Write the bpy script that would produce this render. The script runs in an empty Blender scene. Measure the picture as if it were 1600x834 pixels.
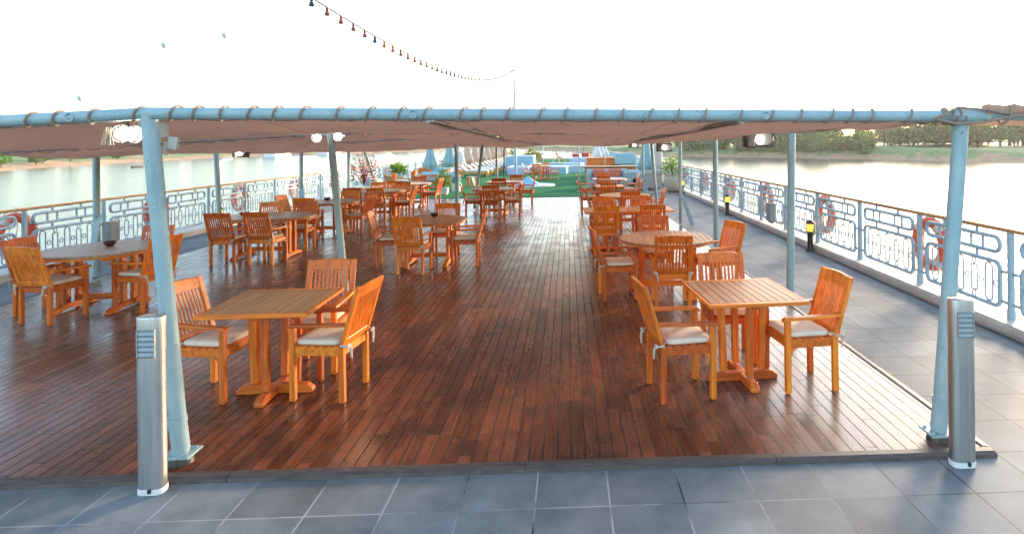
import bpy, bmesh, math, random
from mathutils import Vector, Matrix, Euler
R = math.radians
sc = bpy.context.scene
C = sc.collection
random.seed(7)

# ------------------------------------------------------------------ camera
EYE = 1.93
YAW, ROLL = 0.0405, -0.010
cam_d = bpy.data.cameras.new('camera')
cam = bpy.data.objects.new('camera', cam_d)
C.objects.link(cam)
cam.matrix_world = (Matrix.Translation((0, 0, EYE)) @ Matrix.Rotation(-YAW, 4, 'Z')
                    @ Matrix.Rotation(R(90), 4, 'X') @ Matrix.Rotation(ROLL, 4, 'Z'))
cam_d.sensor_width = 36
cam_d.lens = 920 / 1600 * 36
cam_d.shift_x = -125 / 1600
cam_d.shift_y = -194 / 1600
cam_d.clip_start = 0.05
cam_d.clip_end = 9000
sc.camera = cam

# ------------------------------------------------------------------ sky, sun, exposure
SUN_AZ, SUN_EL = 43.0, 11.5        # azimuth measured from +Y (ahead) towards +X (right)
world = bpy.data.worlds.new('World')
sc.world = world
world.use_nodes = True
wn = world.node_tree.nodes
wn.clear()
sky = wn.new('ShaderNodeTexSky')
sky.sky_type = 'NISHITA'
sky.sun_disc = False
sky.sun_elevation = R(SUN_EL)
sky.sun_rotation = R(SUN_AZ)
sky.air_density = 1.0
sky.dust_density = 1.3
sky.ozone_density = 1.4
bg = wn.new('ShaderNodeBackground')
bg.inputs['Strength'].default_value = 0.15
wo = wn.new('ShaderNodeOutputWorld')
world.node_tree.links.new(sky.outputs[0], bg.inputs[0])
world.node_tree.links.new(bg.outputs[0], wo.inputs[0])

sun_d = bpy.data.lights.new('sun', 'SUN')
sun_d.energy = 1.5
sun_d.angle = R(10)
sun_d.color = (1.0, 0.78, 0.55)
sun = bpy.data.objects.new('sun', sun_d)
C.objects.link(sun)
sdir = Vector((math.sin(R(SUN_AZ)) * math.cos(R(SUN_EL)), math.cos(R(SUN_AZ)) * math.cos(R(SUN_EL)), math.sin(R(SUN_EL))))
sun.rotation_euler = sdir.to_track_quat('Z', 'Y').to_euler()
sun.location = (30, 30, 30)

sc.view_settings.view_transform = 'Standard'
sc.view_settings.look = 'None'
sc.view_settings.gamma = 1
sc.view_settings.exposure = 2.45

# ------------------------------------------------------------------ node helpers
def new_mat(name):
    m = bpy.data.materials.new(name)
    m.use_nodes = True
    nt = m.node_tree
    nt.nodes.clear()
    out = nt.nodes.new('ShaderNodeOutputMaterial')
    b = nt.nodes.new('ShaderNodeBsdfPrincipled')
    nt.links.new(b.outputs[0], out.inputs[0])
    return m, nt, b

def nd(nt, t, **k):
    n = nt.nodes.new(t)
    for a, v in k.items():
        setattr(n, a, v)
    return n

def mth(nt, op, a, b=None, c=None):
    n = nt.nodes.new('ShaderNodeMath')
    n.operation = op
    for i, v in enumerate((a, b, c)):
        if v is None:
            continue
        if isinstance(v, (int, float)):
            n.inputs[i].default_value = v
        else:
            nt.links.new(v, n.inputs[i])
    return n.outputs[0]

def mixc(nt, f, a, b, mode='MIX'):
    n = nt.nodes.new('ShaderNodeMix')
    n.data_type = 'RGBA'
    n.blend_type = mode
    for i, v in ((0, f), (6, a), (7, b)):
        if isinstance(v, (int, float)):
            n.inputs[i].default_value = v
        elif isinstance(v, (tuple, list)):
            n.inputs[i].default_value = (*v[:3], 1)
        else:
            nt.links.new(v, n.inputs[i])
    return n.outputs[2]

def noise(nt, vec, scale, detail=4, rough=.55, dim='3D'):
    n = nd(nt, 'ShaderNodeTexNoise', noise_dimensions=dim)
    n.inputs['Scale'].default_value = scale
    n.inputs['Detail'].default_value = detail
    n.inputs['Roughness'].default_value = rough
    if vec is not None:
        nt.links.new(vec, n.inputs['Vector'])
    return n.outputs[0]

def ramp(nt, f, lo, hi):
    n = nd(nt, 'ShaderNodeMapRange')
    n.clamp = True
    nt.links.new(f, n.inputs[0])
    n.inputs[1].default_value = lo
    n.inputs[2].default_value = hi
    return n.outputs[0]

def objco(nt, scale=(1, 1, 1), rnd=True):
    tc = nd(nt, 'ShaderNodeTexCoord')
    mp = nd(nt, 'ShaderNodeMapping')
    mp.inputs['Scale'].default_value = scale
    nt.links.new(tc.outputs['Object'], mp.inputs['Vector'])
    if rnd:
        oi = nd(nt, 'ShaderNodeObjectInfo')
        cb = nd(nt, 'ShaderNodeCombineXYZ')
        k = mth(nt, 'MULTIPLY', oi.outputs['Random'], 37.0)
        for i in range(3):
            nt.links.new(k, cb.inputs[i])
        nt.links.new(cb.outputs[0], mp.inputs['Location'])
    return mp.outputs[0]

def bump(nt, b, h, strength=.3, dist=.005):
    n = nd(nt, 'ShaderNodeBump')
    n.inputs['Strength'].default_value = strength
    n.inputs['Distance'].default_value = dist
    nt.links.new(h, n.inputs['Height'])
    nt.links.new(n.outputs[0], b.inputs['Normal'])

def setv(nt, b, key, v):
    if isinstance(v, (int, float)):
        b.inputs[key].default_value = v
    elif isinstance(v, (tuple, list)):
        b.inputs[key].default_value = (*v[:3], 1)
    else:
        nt.links.new(v, b.inputs[key])

def simple(name, c1, c2=None, scale=8, rough=.5, metal=0, bmp=0, stretch=(1, 1, 1), lo=.3, hi=.7, bd=.003, detail=4):
    m, nt, b = new_mat(name)
    co = objco(nt, stretch)
    n = noise(nt, co, scale, detail)
    setv(nt, b, 'Base Color', mixc(nt, ramp(nt, n, lo, hi), c1, c2 or tuple(x * .8 for x in c1)))
    n2 = noise(nt, co, scale * 2.3, 3)
    setv(nt, b, 'Roughness', mth(nt, 'MULTIPLY_ADD', n2, .25, rough - .12))
    b.inputs['Metallic'].default_value = metal
    if bmp:
        bump(nt, b, n, bmp, bd)
    return m

def teak(name, dark, light, axis, var=.55, rough=.42):
    """oiled or weathered teak with the grain along one axis of the object"""
    m, nt, b = new_mat(name)
    s = [30.0, 30.0, 30.0]
    s[axis] = 1.6
    co = objco(nt, s)
    n = noise(nt, co, 1.0, 6, .6)
    co2 = objco(nt, (3, 3, 3))
    n2 = noise(nt, co2, 1.3, 3)
    col = mixc(nt, ramp(nt, n, .3, .72), dark, light)
    oi = nd(nt, 'ShaderNodeObjectInfo')
    hs = nd(nt, 'ShaderNodeHueSaturation')
    nt.links.new(col, hs.inputs['Color'])
    nt.links.new(mth(nt, 'ADD', mth(nt, 'MULTIPLY', oi.outputs['Random'], var), mth(nt, 'MULTIPLY_ADD', n2, .6, .48)), hs.inputs['Value'])
    nt.links.new(mth(nt, 'MULTIPLY_ADD', oi.outputs['Random'], .018, .491), hs.inputs['Hue'])
    setv(nt, b, 'Base Color', hs.outputs[0])
    setv(nt, b, 'Roughness', mth(nt, 'MULTIPLY_ADD', n, .22, rough - .1))
    bump(nt, b, n, .12, .002)
    return m

def emis(name, col, s):
    m, nt, b = new_mat(name)
    b.inputs['Base Color'].default_value = (*col, 1)
    b.inputs['Emission Color'].default_value = (*col, 1)
    b.inputs['Emission Strength'].default_value = s
    return m

M = {}
# paint: chalky blue with chips and stains
def paint(name, c1, c2, rust=.12):
    m, nt, b = new_mat(name)
    co = objco(nt)
    n = noise(nt, co, 5, 7, .68)
    n2 = noise(nt, co, 48, 5, .65)
    n3 = noise(nt, objco(nt, (6, 6, 1.2)), 2.2, 6, .7)
    col = mixc(nt, ramp(nt, n, .34, .68), c1, c2)
    col = mixc(nt, mth(nt, 'MULTIPLY', ramp(nt, n3, .52, .72), .45), col, tuple(x * .55 for x in c1))
    col = mixc(nt, mth(nt, 'MULTIPLY', ramp(nt, n2, .60, .68), .55), col, (.55, .58, .57))
    col = mixc(nt, mth(nt, 'MULTIPLY', ramp(nt, noise(nt, co, 17, 6, .7), .645, .69), min(1, rust * 6)), col, (.085, .050, .032))
    setv(nt, b, 'Base Color', col)
    setv(nt, b, 'Roughness', mth(nt, 'MULTIPLY_ADD', n2, .3, .32))
    bump(nt, b, mth(nt, 'ADD', n2, n), .25, .003)
    return m
M['blue'] = paint('blue_paint', (.25, .38, .40), (.35, .455, .46))
M['blue_rail'] = paint('blue_rail_paint', (.29, .41, .47), (.37, .49, .54), .06)
M['teak_x'] = teak('teak_grain_x', (.42, .074, .007), (.80, .205, .018), 0)
M['teak_y'] = teak('teak_grain_y', (.42, .074, .007), (.80, .205, .018), 1)
M['teak_z'] = teak('teak_grain_z', (.42, .074, .007), (.80, .205, .018), 2)
M['top_y'] = teak('weathered_teak_top', (.30, .125, .052), (.52, .25, .115), 1, .2, .45)
M['top_grey'] = teak('greyed_teak_top', (.40, .265, .185), (.58, .41, .30), 1, .2, .45)
M['rail_wood'] = teak('varnished_handrail', (.62, .27, .06), (.80, .40, .10), 1, .1, .3)
M['cushion'] = simple('cushion_canvas', (.82, .68, .52), (.70, .57, .43), 14, .85, 0, .25)
M['tie'] = simple('cushion_tie_cloth', (.60, .52, .42), None, 30, .9)
M['bowl'] = simple('dark_wood_bowl', (.045, .014, .009), (.08, .025, .014), 20, .35)
M['rope'] = simple('lacing_rope', (.36, .25, .185), (.26, .175, .13), 60, .85)
M['rope_pale'] = simple('pale_rope', (.55, .45, .33), None, 40, .85)
M['steel'] = simple('brushed_steel', (.60, .595, .58), (.47, .47, .465), 2.0, .38, 1, .06, (40, 40, 1.2))
M['steel_dull'] = simple('dull_grey_metal', (.33, .34, .33), (.25, .26, .25), 6, .5, .7)
M['diffuser'] = simple('frosted_diffuser', (.36, .42, .43), (.30, .36, .37), 6, .4)
M['white'] = simple('white_paint', (.78, .76, .72), (.66, .63, .58), 5, .5, 0, .05)
M['cream'] = simple('cream_paint', (.62, .57, .49), (.5, .45, .38), 4, .6, 0, .1)
M['orange_ring'] = simple('orange_ring_vinyl', (.80, .13, .05), (.72, .10, .04), 7, .42)
M['white_band'] = simple('white_tape', (.75, .72, .68), (.6, .57, .53), 9, .5)
M['dark_metal'] = simple('dark_bronze_metal', (.045, .035, .028), (.08, .06, .045), 9, .4, .6)
M['black_plastic'] = simple('black_plastic', (.02, .02, .022), (.035, .035, .036), 12, .5)
M['grey_box'] = simple('grey_plastic', (.30, .31, .30), (.24, .25, .24), 7, .5)
M['green_dark'] = simple('painted_steel_dark', (.05, .05, .045), (.09, .085, .07), 9, .45, .5)
M['lamp_lit'] = emis('lit_lamp_glass', (1.0, .93, .80), 12)
M['amber'] = emis('amber_glass', (1.0, .50, .03), .8)
M['glass_jar'] = simple('milky_glass', (.6, .62, .6), (.5, .52, .5), 10, .2)

# canopy cloth: brown, thin enough to let some sky through
m, nt, b = new_mat('canopy_cloth')
co = objco(nt, (1, 1, 1), False)
n = noise(nt, co, 1.6, 5, .6)
sx = noise(nt, objco(nt, (.7, 14, 1), False), 1, 4, .6)
col = mixc(nt, ramp(nt, n, .3, .7), (.47, .345, .275), (.57, .44, .36))
col = mixc(nt, mth(nt, 'MULTIPLY', ramp(nt, sx, .45, .75), .45), col, (.36, .25, .195))
col = mixc(nt, mth(nt, 'MULTIPLY', ramp(nt, noise(nt, objco(nt, (1, 1, 1), False), 3.1, 7, .72), .54, .70), .5), col, (.26, .18, .14))
tcs = nd(nt, 'ShaderNodeTexCoord')
sps = nd(nt, 'ShaderNodeSeparateXYZ')
nt.links.new(tcs.outputs['Object'], sps.inputs[0])
seam = mth(nt, 'ABSOLUTE', mth(nt, 'SUBTRACT', mth(nt, 'FRACT', mth(nt, 'DIVIDE', sps.outputs[0], 1.42)), .5))
col = mixc(nt, mth(nt, 'LESS_THAN', seam, .016), col, (.27, .165, .125))
setv(nt, b, 'Base Color', col)
b.inputs['Roughness'].default_value = .85
bump(nt, b, sx, .5, .03)
tr = nd(nt, 'ShaderNodeBsdfTranslucent')
tr.inputs[0].default_value = (.62, .47, .39, 1)
mx = nd(nt, 'ShaderNodeMixShader')
mx.inputs[0].default_value = .56
outn = [x for x in nt.nodes if x.type == 'OUTPUT_MATERIAL'][0]
nt.links.new(b.outputs[0], mx.inputs[1])
nt.links.new(tr.outputs[0], mx.inputs[2])
nt.links.new(mx.outputs[0], outn.inputs[0])
M['cloth'] = m

# wooden deck: planks along Y
m, nt, b = new_mat('deck_planks')
tc = nd(nt, 'ShaderNodeTexCoord')
sp = nd(nt, 'ShaderNodeSeparateXYZ')
nt.links.new(tc.outputs['Object'], sp.inputs[0])
PW, PL = .0865, 1.05
px = mth(nt, 'DIVIDE', sp.outputs[0], PW)
ix = mth(nt, 'FLOOR', px)
fx = mth(nt, 'FRACT', px)
w1 = nd(nt, 'ShaderNodeTexWhiteNoise', noise_dimensions='1D')
nt.links.new(ix, w1.inputs['W'])
py = mth(nt, 'ADD', mth(nt, 'DIVIDE', sp.outputs[1], PL), mth(nt, 'MULTIPLY', w1.outputs[0], 5.0))
iy = mth(nt, 'FLOOR', py)
fy = mth(nt, 'FRACT', py)
cb = nd(nt, 'ShaderNodeCombineXYZ')
nt.links.new(ix, cb.inputs[0])
nt.links.new(iy, cb.inputs[1])
w2 = nd(nt, 'ShaderNodeTexWhiteNoise', noise_dimensions='2D')
nt.links.new(cb.outputs[0], w2.inputs['Vector'])
gapx = mth(nt, 'LESS_THAN', mth(nt, 'ABSOLUTE', mth(nt, 'SUBTRACT', fx, .5)), .452)
gapy = mth(nt, 'LESS_THAN', mth(nt, 'ABSOLUTE', mth(nt, 'SUBTRACT', fy, .5)), .4975)
plank = mth(nt, 'MULTIPLY', gapx, gapy)
# grain runs along the plank; offset per plank
mpv = nd(nt, 'ShaderNodeCombineXYZ')
nt.links.new(mth(nt, 'MULTIPLY', sp.outputs[0], 70), mpv.inputs[0])
nt.links.new(mth(nt, 'MULTIPLY', sp.outputs[1], 3.0), mpv.inputs[1])
nt.links.new(mth(nt, 'MULTIPLY', w2.outputs[0], 60), mpv.inputs[2])
grain = noise(nt, mpv.outputs[0], 1, 6, .65)
oc = tc.outputs['Object']
blot = noise(nt, oc, 2.2, 6, .65)
blot2 = noise(nt, oc, .8, 4, .55)
col = mixc(nt, ramp(nt, grain, .25, .75), (.050, .012, .0055), (.255, .070, .026))
hs = nd(nt, 'ShaderNodeHueSaturation')
nt.links.new(col, hs.inputs['Color'])
nt.links.new(mth(nt, 'MULTIPLY_ADD', w2.outputs[0], .80, .72), hs.inputs['Value'])
col = hs.outputs[0]
col = mixc(nt, mth(nt, 'MULTIPLY', ramp(nt, blot, .48, .68), .75), col, (.024, .008, .005))
# sun-bleached, greyed boards on both open sides; right side also has glare painted in
wear_glare_r = ramp(nt, mth(nt, 'ADD', sp.outputs[0], mth(nt, 'MULTIPLY', blot2, 1.3)), 1.35, 2.75)
wear_l = ramp(nt, mth(nt, 'SUBTRACT', mth(nt, 'MULTIPLY', blot2, 2.0), sp.outputs[0]), 3.6, 6.6)
wear = mth(nt, 'MAXIMUM', wear_glare_r, mth(nt, 'MULTIPLY', wear_l, .85))
grey = mixc(nt, ramp(nt, grain, .25, .75), (.13, .085, .062), (.30, .215, .165))
hs2 = nd(nt, 'ShaderNodeHueSaturation')
nt.links.new(grey, hs2.inputs['Color'])
nt.links.new(mth(nt, 'MULTIPLY_ADD', w2.outputs[0], .5, .75), hs2.inputs['Value'])
col = mixc(nt, mth(nt, 'MULTIPLY', wear, .8), col, hs2.outputs[0])
# scuffs
scuff = ramp(nt, noise(nt, oc, 6.5, 7, .72), .64, .74)
col = mixc(nt, mth(nt, 'MULTIPLY', scuff, .32), col, (.28, .20, .16))
col = mixc(nt, plank, (.006, .004, .003), col)
setv(nt, b, 'Base Color', col)
rg = mth(nt, 'ADD', mth(nt, 'MULTIPLY', blot, .30), mth(nt, 'MULTIPLY_ADD', grain, .10, .03))
rg = mth(nt, 'ADD', rg, mth(nt, 'MULTIPLY', w2.outputs[0], .07))
setv(nt, b, 'Roughness', mth(nt, 'MAXIMUM', rg, mth(nt, 'MULTIPLY_ADD', plank, -.84, .85)))
hgt = mth(nt, 'ADD', mth(nt, 'MULTIPLY', plank, 1.0), mth(nt, 'ADD', mth(nt, 'MULTIPLY', grain, .12), mth(nt, 'MULTIPLY', w2.outputs[0], .22)))
bump(nt, b, hgt, .22, .003)
M['deck'] = m

# slate tiles
m, nt, b = new_mat('slate_tiles')
tc = nd(nt, 'ShaderNodeTexCoord')
sp = nd(nt, 'ShaderNodeSeparateXYZ')
nt.links.new(tc.outputs['Object'], sp.inputs[0])
TS = .40
tx = mth(nt, 'DIVIDE', mth(nt, 'ADD', sp.outputs[0], 2.595), TS)
ty = mth(nt, 'DIVIDE', mth(nt, 'ADD', sp.outputs[1], -3.125), TS)
ix, fx, iy, fy = mth(nt, 'FLOOR', tx), mth(nt, 'FRACT', tx), mth(nt, 'FLOOR', ty), mth(nt, 'FRACT', ty)
cb = nd(nt, 'ShaderNodeCombineXYZ')
nt.links.new(ix, cb.inputs[0])
nt.links.new(iy, cb.inputs[1])
w2 = nd(nt, 'ShaderNodeTexWhiteNoise', noise_dimensions='2D')
nt.links.new(cb.outputs[0], w2.inputs['Vector'])
lx = mth(nt, 'LESS_THAN', mth(nt, 'ABSOLUTE', mth(nt, 'SUBTRACT', fx, .5)), .488)
ly = mth(nt, 'LESS_THAN', mth(nt, 'ABSOLUTE', mth(nt, 'SUBTRACT', fy, .5)), .489)
tile = mth(nt, 'MULTIPLY', lx, ly)
oc = tc.outputs['Object']
n1 = noise(nt, oc, 3.2, 6, .62)
n2 = noise(nt, oc, 85, 6, .75)
n3 = noise(nt, oc, 1.1, 3, .5)
col = mixc(nt, ramp(nt, n1, .30, .70), (.112, .125, .126), (.225, .236, .230))
col = mixc(nt, mth(nt, 'MULTIPLY', ramp(nt, n2, .48, .68), .5), col, (.26, .265, .265))
hs = nd(nt, 'ShaderNodeHueSaturation')
nt.links.new(col, hs.inputs['Color'])
nt.links.new(mth(nt, 'MULTIPLY_ADD', w2.outputs[0], .28, .84), hs.inputs['Value'])
col = mixc(nt, mth(nt, 'MULTIPLY', ramp(nt, n3, .5, .72), .35), hs.outputs[0], (.13, .105, .095))
grout = mixc(nt, mth(nt, 'MULTIPLY', ramp(nt, noise(nt, oc, 2.0, 4), .36, .56), mth(nt, 'SUBTRACT', 1.0, ramp(nt, sp.outputs[0], .8, 2.6))), (.02, .02, .022), (.36, .35, .35))
col = mixc(nt, tile, grout, col)
setv(nt, b, 'Base Color', col)
setv(nt, b, 'Roughness', mth(nt, 'MULTIPLY_ADD', n2, .3, .52))
b.inputs['Specular IOR Level'].default_value = .3
bump(nt, b, mth(nt, 'ADD', tile, mth(nt, 'MULTIPLY', n2, .25)), .35, .004)
M['tiles'] = m

# turf
m, nt, b = new_mat('artificial_turf')
tc = nd(nt, 'ShaderNodeTexCoord')
n1 = noise(nt, tc.outputs['Object'], .7, 4)
n2 = noise(nt, tc.outputs['Object'], 90, 3)
col = mixc(nt, ramp(nt, n1, .3, .7), (.012, .13, .040), (.018, .19, .060))
col = mixc(nt, mth(nt, 'MULTIPLY', n2, .4), col, (.006, .07, .02))
setv(nt, b, 'Base Color', col)
b.inputs['Roughness'].default_value = 1
b.inputs['Specular IOR Level'].default_value = .1
bump(nt, b, n2, .5, .01)
M['turf'] = m

# river
m, nt, b = new_mat('river_water')
tc = nd(nt, 'ShaderNodeTexCoord')
mp = nd(nt, 'ShaderNodeMapping')
mp.inputs['Scale'].default_value = (.40, .75, 1)
nt.links.new(tc.outputs['Object'], mp.inputs[0])
n1 = noise(nt, mp.outputs[0], .9, 5, .6)
n2 = noise(nt, mp.outputs[0], .09, 3, .5)
setv(nt, b, 'Base Color', mixc(nt, n2, (.045, .05, .042), (.075, .072, .058)))
b.inputs['Roughness'].default_value = .10
b.inputs['Specular IOR Level'].default_value = .19
b.inputs['IOR'].default_value = 1.33
bump(nt, b, mth(nt, 'ADD', n1, mth(nt, 'MULTIPLY', n2, 1.5)), .42, .35)
M['water'] = m

# river bank: sandy slope with grass on top
m, nt, b = new_mat('bank_earth')
tc = nd(nt, 'ShaderNodeTexCoord')
sp = nd(nt, 'ShaderNodeSeparateXYZ')
nt.links.new(tc.outputs['Object'], sp.inputs[0])
n1 = noise(nt, tc.outputs['Object'], .12, 6, .65)
n2 = noise(nt, tc.outputs['Object'], .6, 5, .65)
earth = mixc(nt, ramp(nt, n2, .3, .7), (.46, .275, .145), (.27, .165, .09))
grass = mixc(nt, ramp(nt, n2, .3, .7), (.085, .150, .030), (.14, .21, .05))
hh = mth(nt, 'ADD', sp.outputs[2], mth(nt, 'MULTIPLY', mth(nt, 'SUBTRACT', n1, .5), 13.0))
setv(nt, b, 'Base Color', mixc(nt, ramp(nt, hh, -5.3, -4.0), earth, grass))
b.inputs['Roughness'].default_value = .9
M['bank'] = m

def leafmat(name, c1, c2):
    m, nt, b = new_mat(name)
    co = objco(nt)
    n = noise(nt, co, .45, 3)
    oi = nd(nt, 'ShaderNodeObjectInfo')
    col = mixc(nt, ramp(nt, n, .35, .65), c1, c2)
    hs = nd(nt, 'ShaderNodeHueSaturation')
    nt.links.new(col, hs.inputs['Color'])
    nt.links.new(mth(nt, 'MULTIPLY_ADD', oi.outputs['Random'], .7, 1.1), hs.inputs['Value'])
    nt.links.new(mth(nt, 'MULTIPLY_ADD', oi.outputs['Random'], .035, .482), hs.inputs['Hue'])
    setv(nt, b, 'Base Color', hs.outputs[0])
    b.inputs['Roughness'].default_value = .65
    tr = nd(nt, 'ShaderNodeBsdfTranslucent')
    nt.links.new(hs.outputs[0], tr.inputs[0])
    mx = nd(nt, 'ShaderNodeMixShader')
    mx.inputs[0].default_value = .4
    on = [x for x in nt.nodes if x.type == 'OUTPUT_MATERIAL'][0]
    nt.links.new(b.outputs[0], mx.inputs[1])
    nt.links.new(tr.outputs[0], mx.inputs[2])
    nt.links.new(mx.outputs[0], on.inputs[0])
    return m
M['leaf'] = leafmat('foliage_green', (.040, .090, .010), (.085, .135, .018))
M['leaf_olive'] = leafmat('foliage_olive', (.075, .090, .016), (.13, .125, .026))
M['leaf_bright'] = leafmat('foliage_bright', (.065, .15, .012), (.12, .20, .022))
M['leaf_palm'] = leafmat('foliage_palm', (.06, .075, .025), (.10, .11, .04))
M['bark'] = simple('bark', (.09, .06, .04), (.06, .042, .03), 3, .9)
M['petal_pink'] = simple('pink_petals', (.62, .06, .14), (.7, .16, .16), 30, .6)
M['petal_yellow'] = simple('yellow_petals', (.75, .42, .03), (.8, .6, .2), 30, .6)

# ------------------------------------------------------------------ mesh helpers
class MB:
    def __init__(s):
        s.v, s.f, s.sm = [], [], []
    def add(s, vs, fs, smooth=False, mtx=None):
        o = len(s.v)
        for p in vs:
            p = Vector(p)
            s.v.append(mtx @ p if mtx else p)
        for f in fs:
            s.f.append([i + o for i in f])
            s.sm.append(smooth)
        return s
    def box(s, c, d, rot=None):
        x, y, z = d[0] / 2, d[1] / 2, d[2] / 2
        vs = [(-x, -y, -z), (x, -y, -z), (x, y, -z), (-x, y, -z), (-x, -y, z), (x, -y, z), (x, y, z), (-x, y, z)]
        fs = [(0, 3, 2, 1), (4, 5, 6, 7), (0, 1, 5, 4), (1, 2, 6, 5), (2, 3, 7, 6), (3, 0, 4, 7)]
        m = Matrix.Translation(c)
        if rot is not None:
            m = m @ (rot if isinstance(rot, Matrix) else Euler(rot).to_matrix().to_4x4())
        return s.add(vs, fs, False, m)
    def beam(s, a, b_, w, h, up=(0, 0, 1)):
        """box from a to b_, w wide and h high"""
        a, b_ = Vector(a), Vector(b_)
        d = (b_ - a)
        L = d.length
        d.normalize()
        u = Vector(up)
        if abs(d.dot(u)) > .98:
            u = Vector((0, 1, 0))
        r = d.cross(u).normalized()
        u = r.cross(d)
        m = Matrix((r, d, u)).transposed().to_4x4()
        m.translation = (a + b_) / 2
        x, y, z = w / 2, L / 2, h / 2
        vs = [(-x, -y, -z), (x, -y, -z), (x, y, -z), (-x, y, -z), (-x, -y, z), (x, -y, z), (x, y, z), (-x, y, z)]
        fs = [(0, 3, 2, 1), (4, 5, 6, 7), (0, 1, 5, 4), (1, 2, 6, 5), (2, 3, 7, 6), (3, 0, 4, 7)]
        return s.add(vs, fs, False, m)
    def sweep(s, pts, r, n=8, closed=False, caps=True):
        pts = [Vector(p) for p in pts]
        N = len(pts)
        rs = r if isinstance(r, (list, tuple)) else [r] * N
        vs, fs = [], []
        ref = None
        for i, p in enumerate(pts):
            a = pts[(i - 1) % N] if (closed or i > 0) else p
            c = pts[(i + 1) % N] if (closed or i < N - 1) else p
            t = (c - a).normalized()
            if ref is None:
                ref = Vector((0, 0, 1)) if abs(t.z) < .9 else Vector((1, 0, 0))
            x = (ref - t * ref.dot(t))
            if x.length < 1e-5:
                x = t.orthogonal()
            x.normalize()
            ref = x
            y = t.cross(x)
            for k in range(n):
                an = 2 * math.pi * k / n
                vs.append(p + (x * math.cos(an) + y * math.sin(an)) * rs[i])
        for i in range(N if closed else N - 1):
            for k in range(n):
                a0 = i * n + k
                a1 = i * n + (k + 1) % n
                j = ((i + 1) % N) * n
                fs.append((a0, a1, j + (k + 1) % n, j + k))
        s.add(vs, fs, True)
        if caps and not closed:
            s.add(vs[:n], [tuple(range(n))[::-1]])
            s.add(vs[-n:], [tuple(range(n))])
        return s
    def cyl(s, a, b_, r, n=12, r2=None):
        return s.sweep([a, b_], [r, r if r2 is None else r2], n)
    def lathe(s, prof, n=20, c=(0, 0, 0), sx=1, sy=1, cap=True):
        vs, fs = [], []
        for (r, z) in prof:
            for k in range(n):
                an = 2 * math.pi * k / n
                vs.append((c[0] + r * math.cos(an) * sx, c[1] + r * math.sin(an) * sy, c[2] + z))
        for i in range(len(prof) - 1):
            for k in range(n):
                a0, a1 = i * n + k, i * n + (k + 1) % n
                fs.append((a0, a1, a1 + n, a0 + n))
        s.add(vs, fs, True)
        if cap:
            if prof[0][0] > 1e-4:
                s.add(vs[:n], [tuple(range(n))[::-1]])
            if prof[-1][0] > 1e-4:
                s.add(vs[-n:], [tuple(range(n))])
        return s
    def prism(s, poly, z0, z1, mtx=None):
        n = len(poly)
        vs = [(x, y, z0) for x, y in poly] + [(x, y, z1) for x, y in poly]
        fs = [tuple(range(n))[::-1], tuple(range(n, 2 * n))]
        fs += [(i, (i + 1) % n, n + (i + 1) % n, n + i) for i in range(n)]
        return s.add(vs, fs, False, mtx)
    def build(s, name, mat, parent=None, bevel=0, seg=1, mats=None):
        me = bpy.data.meshes.new(name)
        me.from_pydata([tuple(p) for p in s.v], [], s.f)
        me.polygons.foreach_set('use_smooth', s.sm)
        if bevel:
            bm = bmesh.new()
            bm.from_mesh(me)
            bmesh.ops.recalc_face_normals(bm, faces=bm.faces)
            ed = [e for e in bm.edges if len(e.link_faces) == 2 and e.calc_face_angle(0) > .6]
            bmesh.ops.bevel(bm, geom=ed, offset=bevel, segments=seg, affect='EDGES', profile=.6, clamp_overlap=True)
            bm.to_mesh(me)
            bm.free()
        me.update()
        me.materials.append(mat if not isinstance(mat, str) else M[mat])
        o = bpy.data.objects.new(name, me)
        C.objects.link(o)
        if parent:
            o.parent = parent
        return o

def tag(o, label, cat, group=None):
    o['label'] = label
    o['category'] = cat
    if group:
        o['group'] = group
    return o
def struct(o, kind='structure'):
    o['kind'] = kind
    return o
def thing(name, label, cat, loc=(0, 0, 0), rz=0, group=None):
    o = bpy.data.objects.new(name, None)
    o.empty_display_size = .1
    C.objects.link(o)
    o.location = loc
    o.rotation_euler = (0, 0, rz)
    return tag(o, label, cat, group)
KIDS = {}
def kids(o):
    return [c for c in bpy.data.objects if c.parent == o]
def copy_tree(o, parent=None, cache={}):
    key = o.name
    if key not in cache:
        cache[key] = kids(o)
    c = o.copy()
    C.objects.link(c)
    if parent:
        c.parent = parent
    for ch in cache[key]:
        copy_tree(ch, c)
    return c
def place(proto, used, label, loc, rz=0, group=None, scale=None):
    o = proto if not used[0] else copy_tree(proto)
    used[0] = True
    o.location = loc
    o.rotation_euler = (0, 0, rz)
    if scale is not None:
        o.scale = scale if isinstance(scale, tuple) else (scale,) * 3
    o['label'] = label
    if group:
        o['group'] = group
    return o
def rrect(w, h, r, n=5, c=(0, 0)):
    pts = []
    for cx, cy, a0 in ((w / 2 - r, h / 2 - r, 0), (-w / 2 + r, h / 2 - r, 90), (-w / 2 + r, -h / 2 + r, 180), (w / 2 - r, -h / 2 + r, 270)):
        for k in range(n + 1):
            a = R(a0 + 90 * k / n)
            pts.append((c[0] + cx + r * math.cos(a), c[1] + cy + r * math.sin(a)))
    return pts

# ------------------------------------------------------------------ setting
WZ = -7.0
mb = MB()
mb.add([(-6000, -3000, WZ), (6000, -3000, WZ), (6000, 7000, WZ), (-6000, 7000, WZ)], [(0, 1, 2, 3)])
struct(mb.build('river_water', 'water'))

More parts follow.
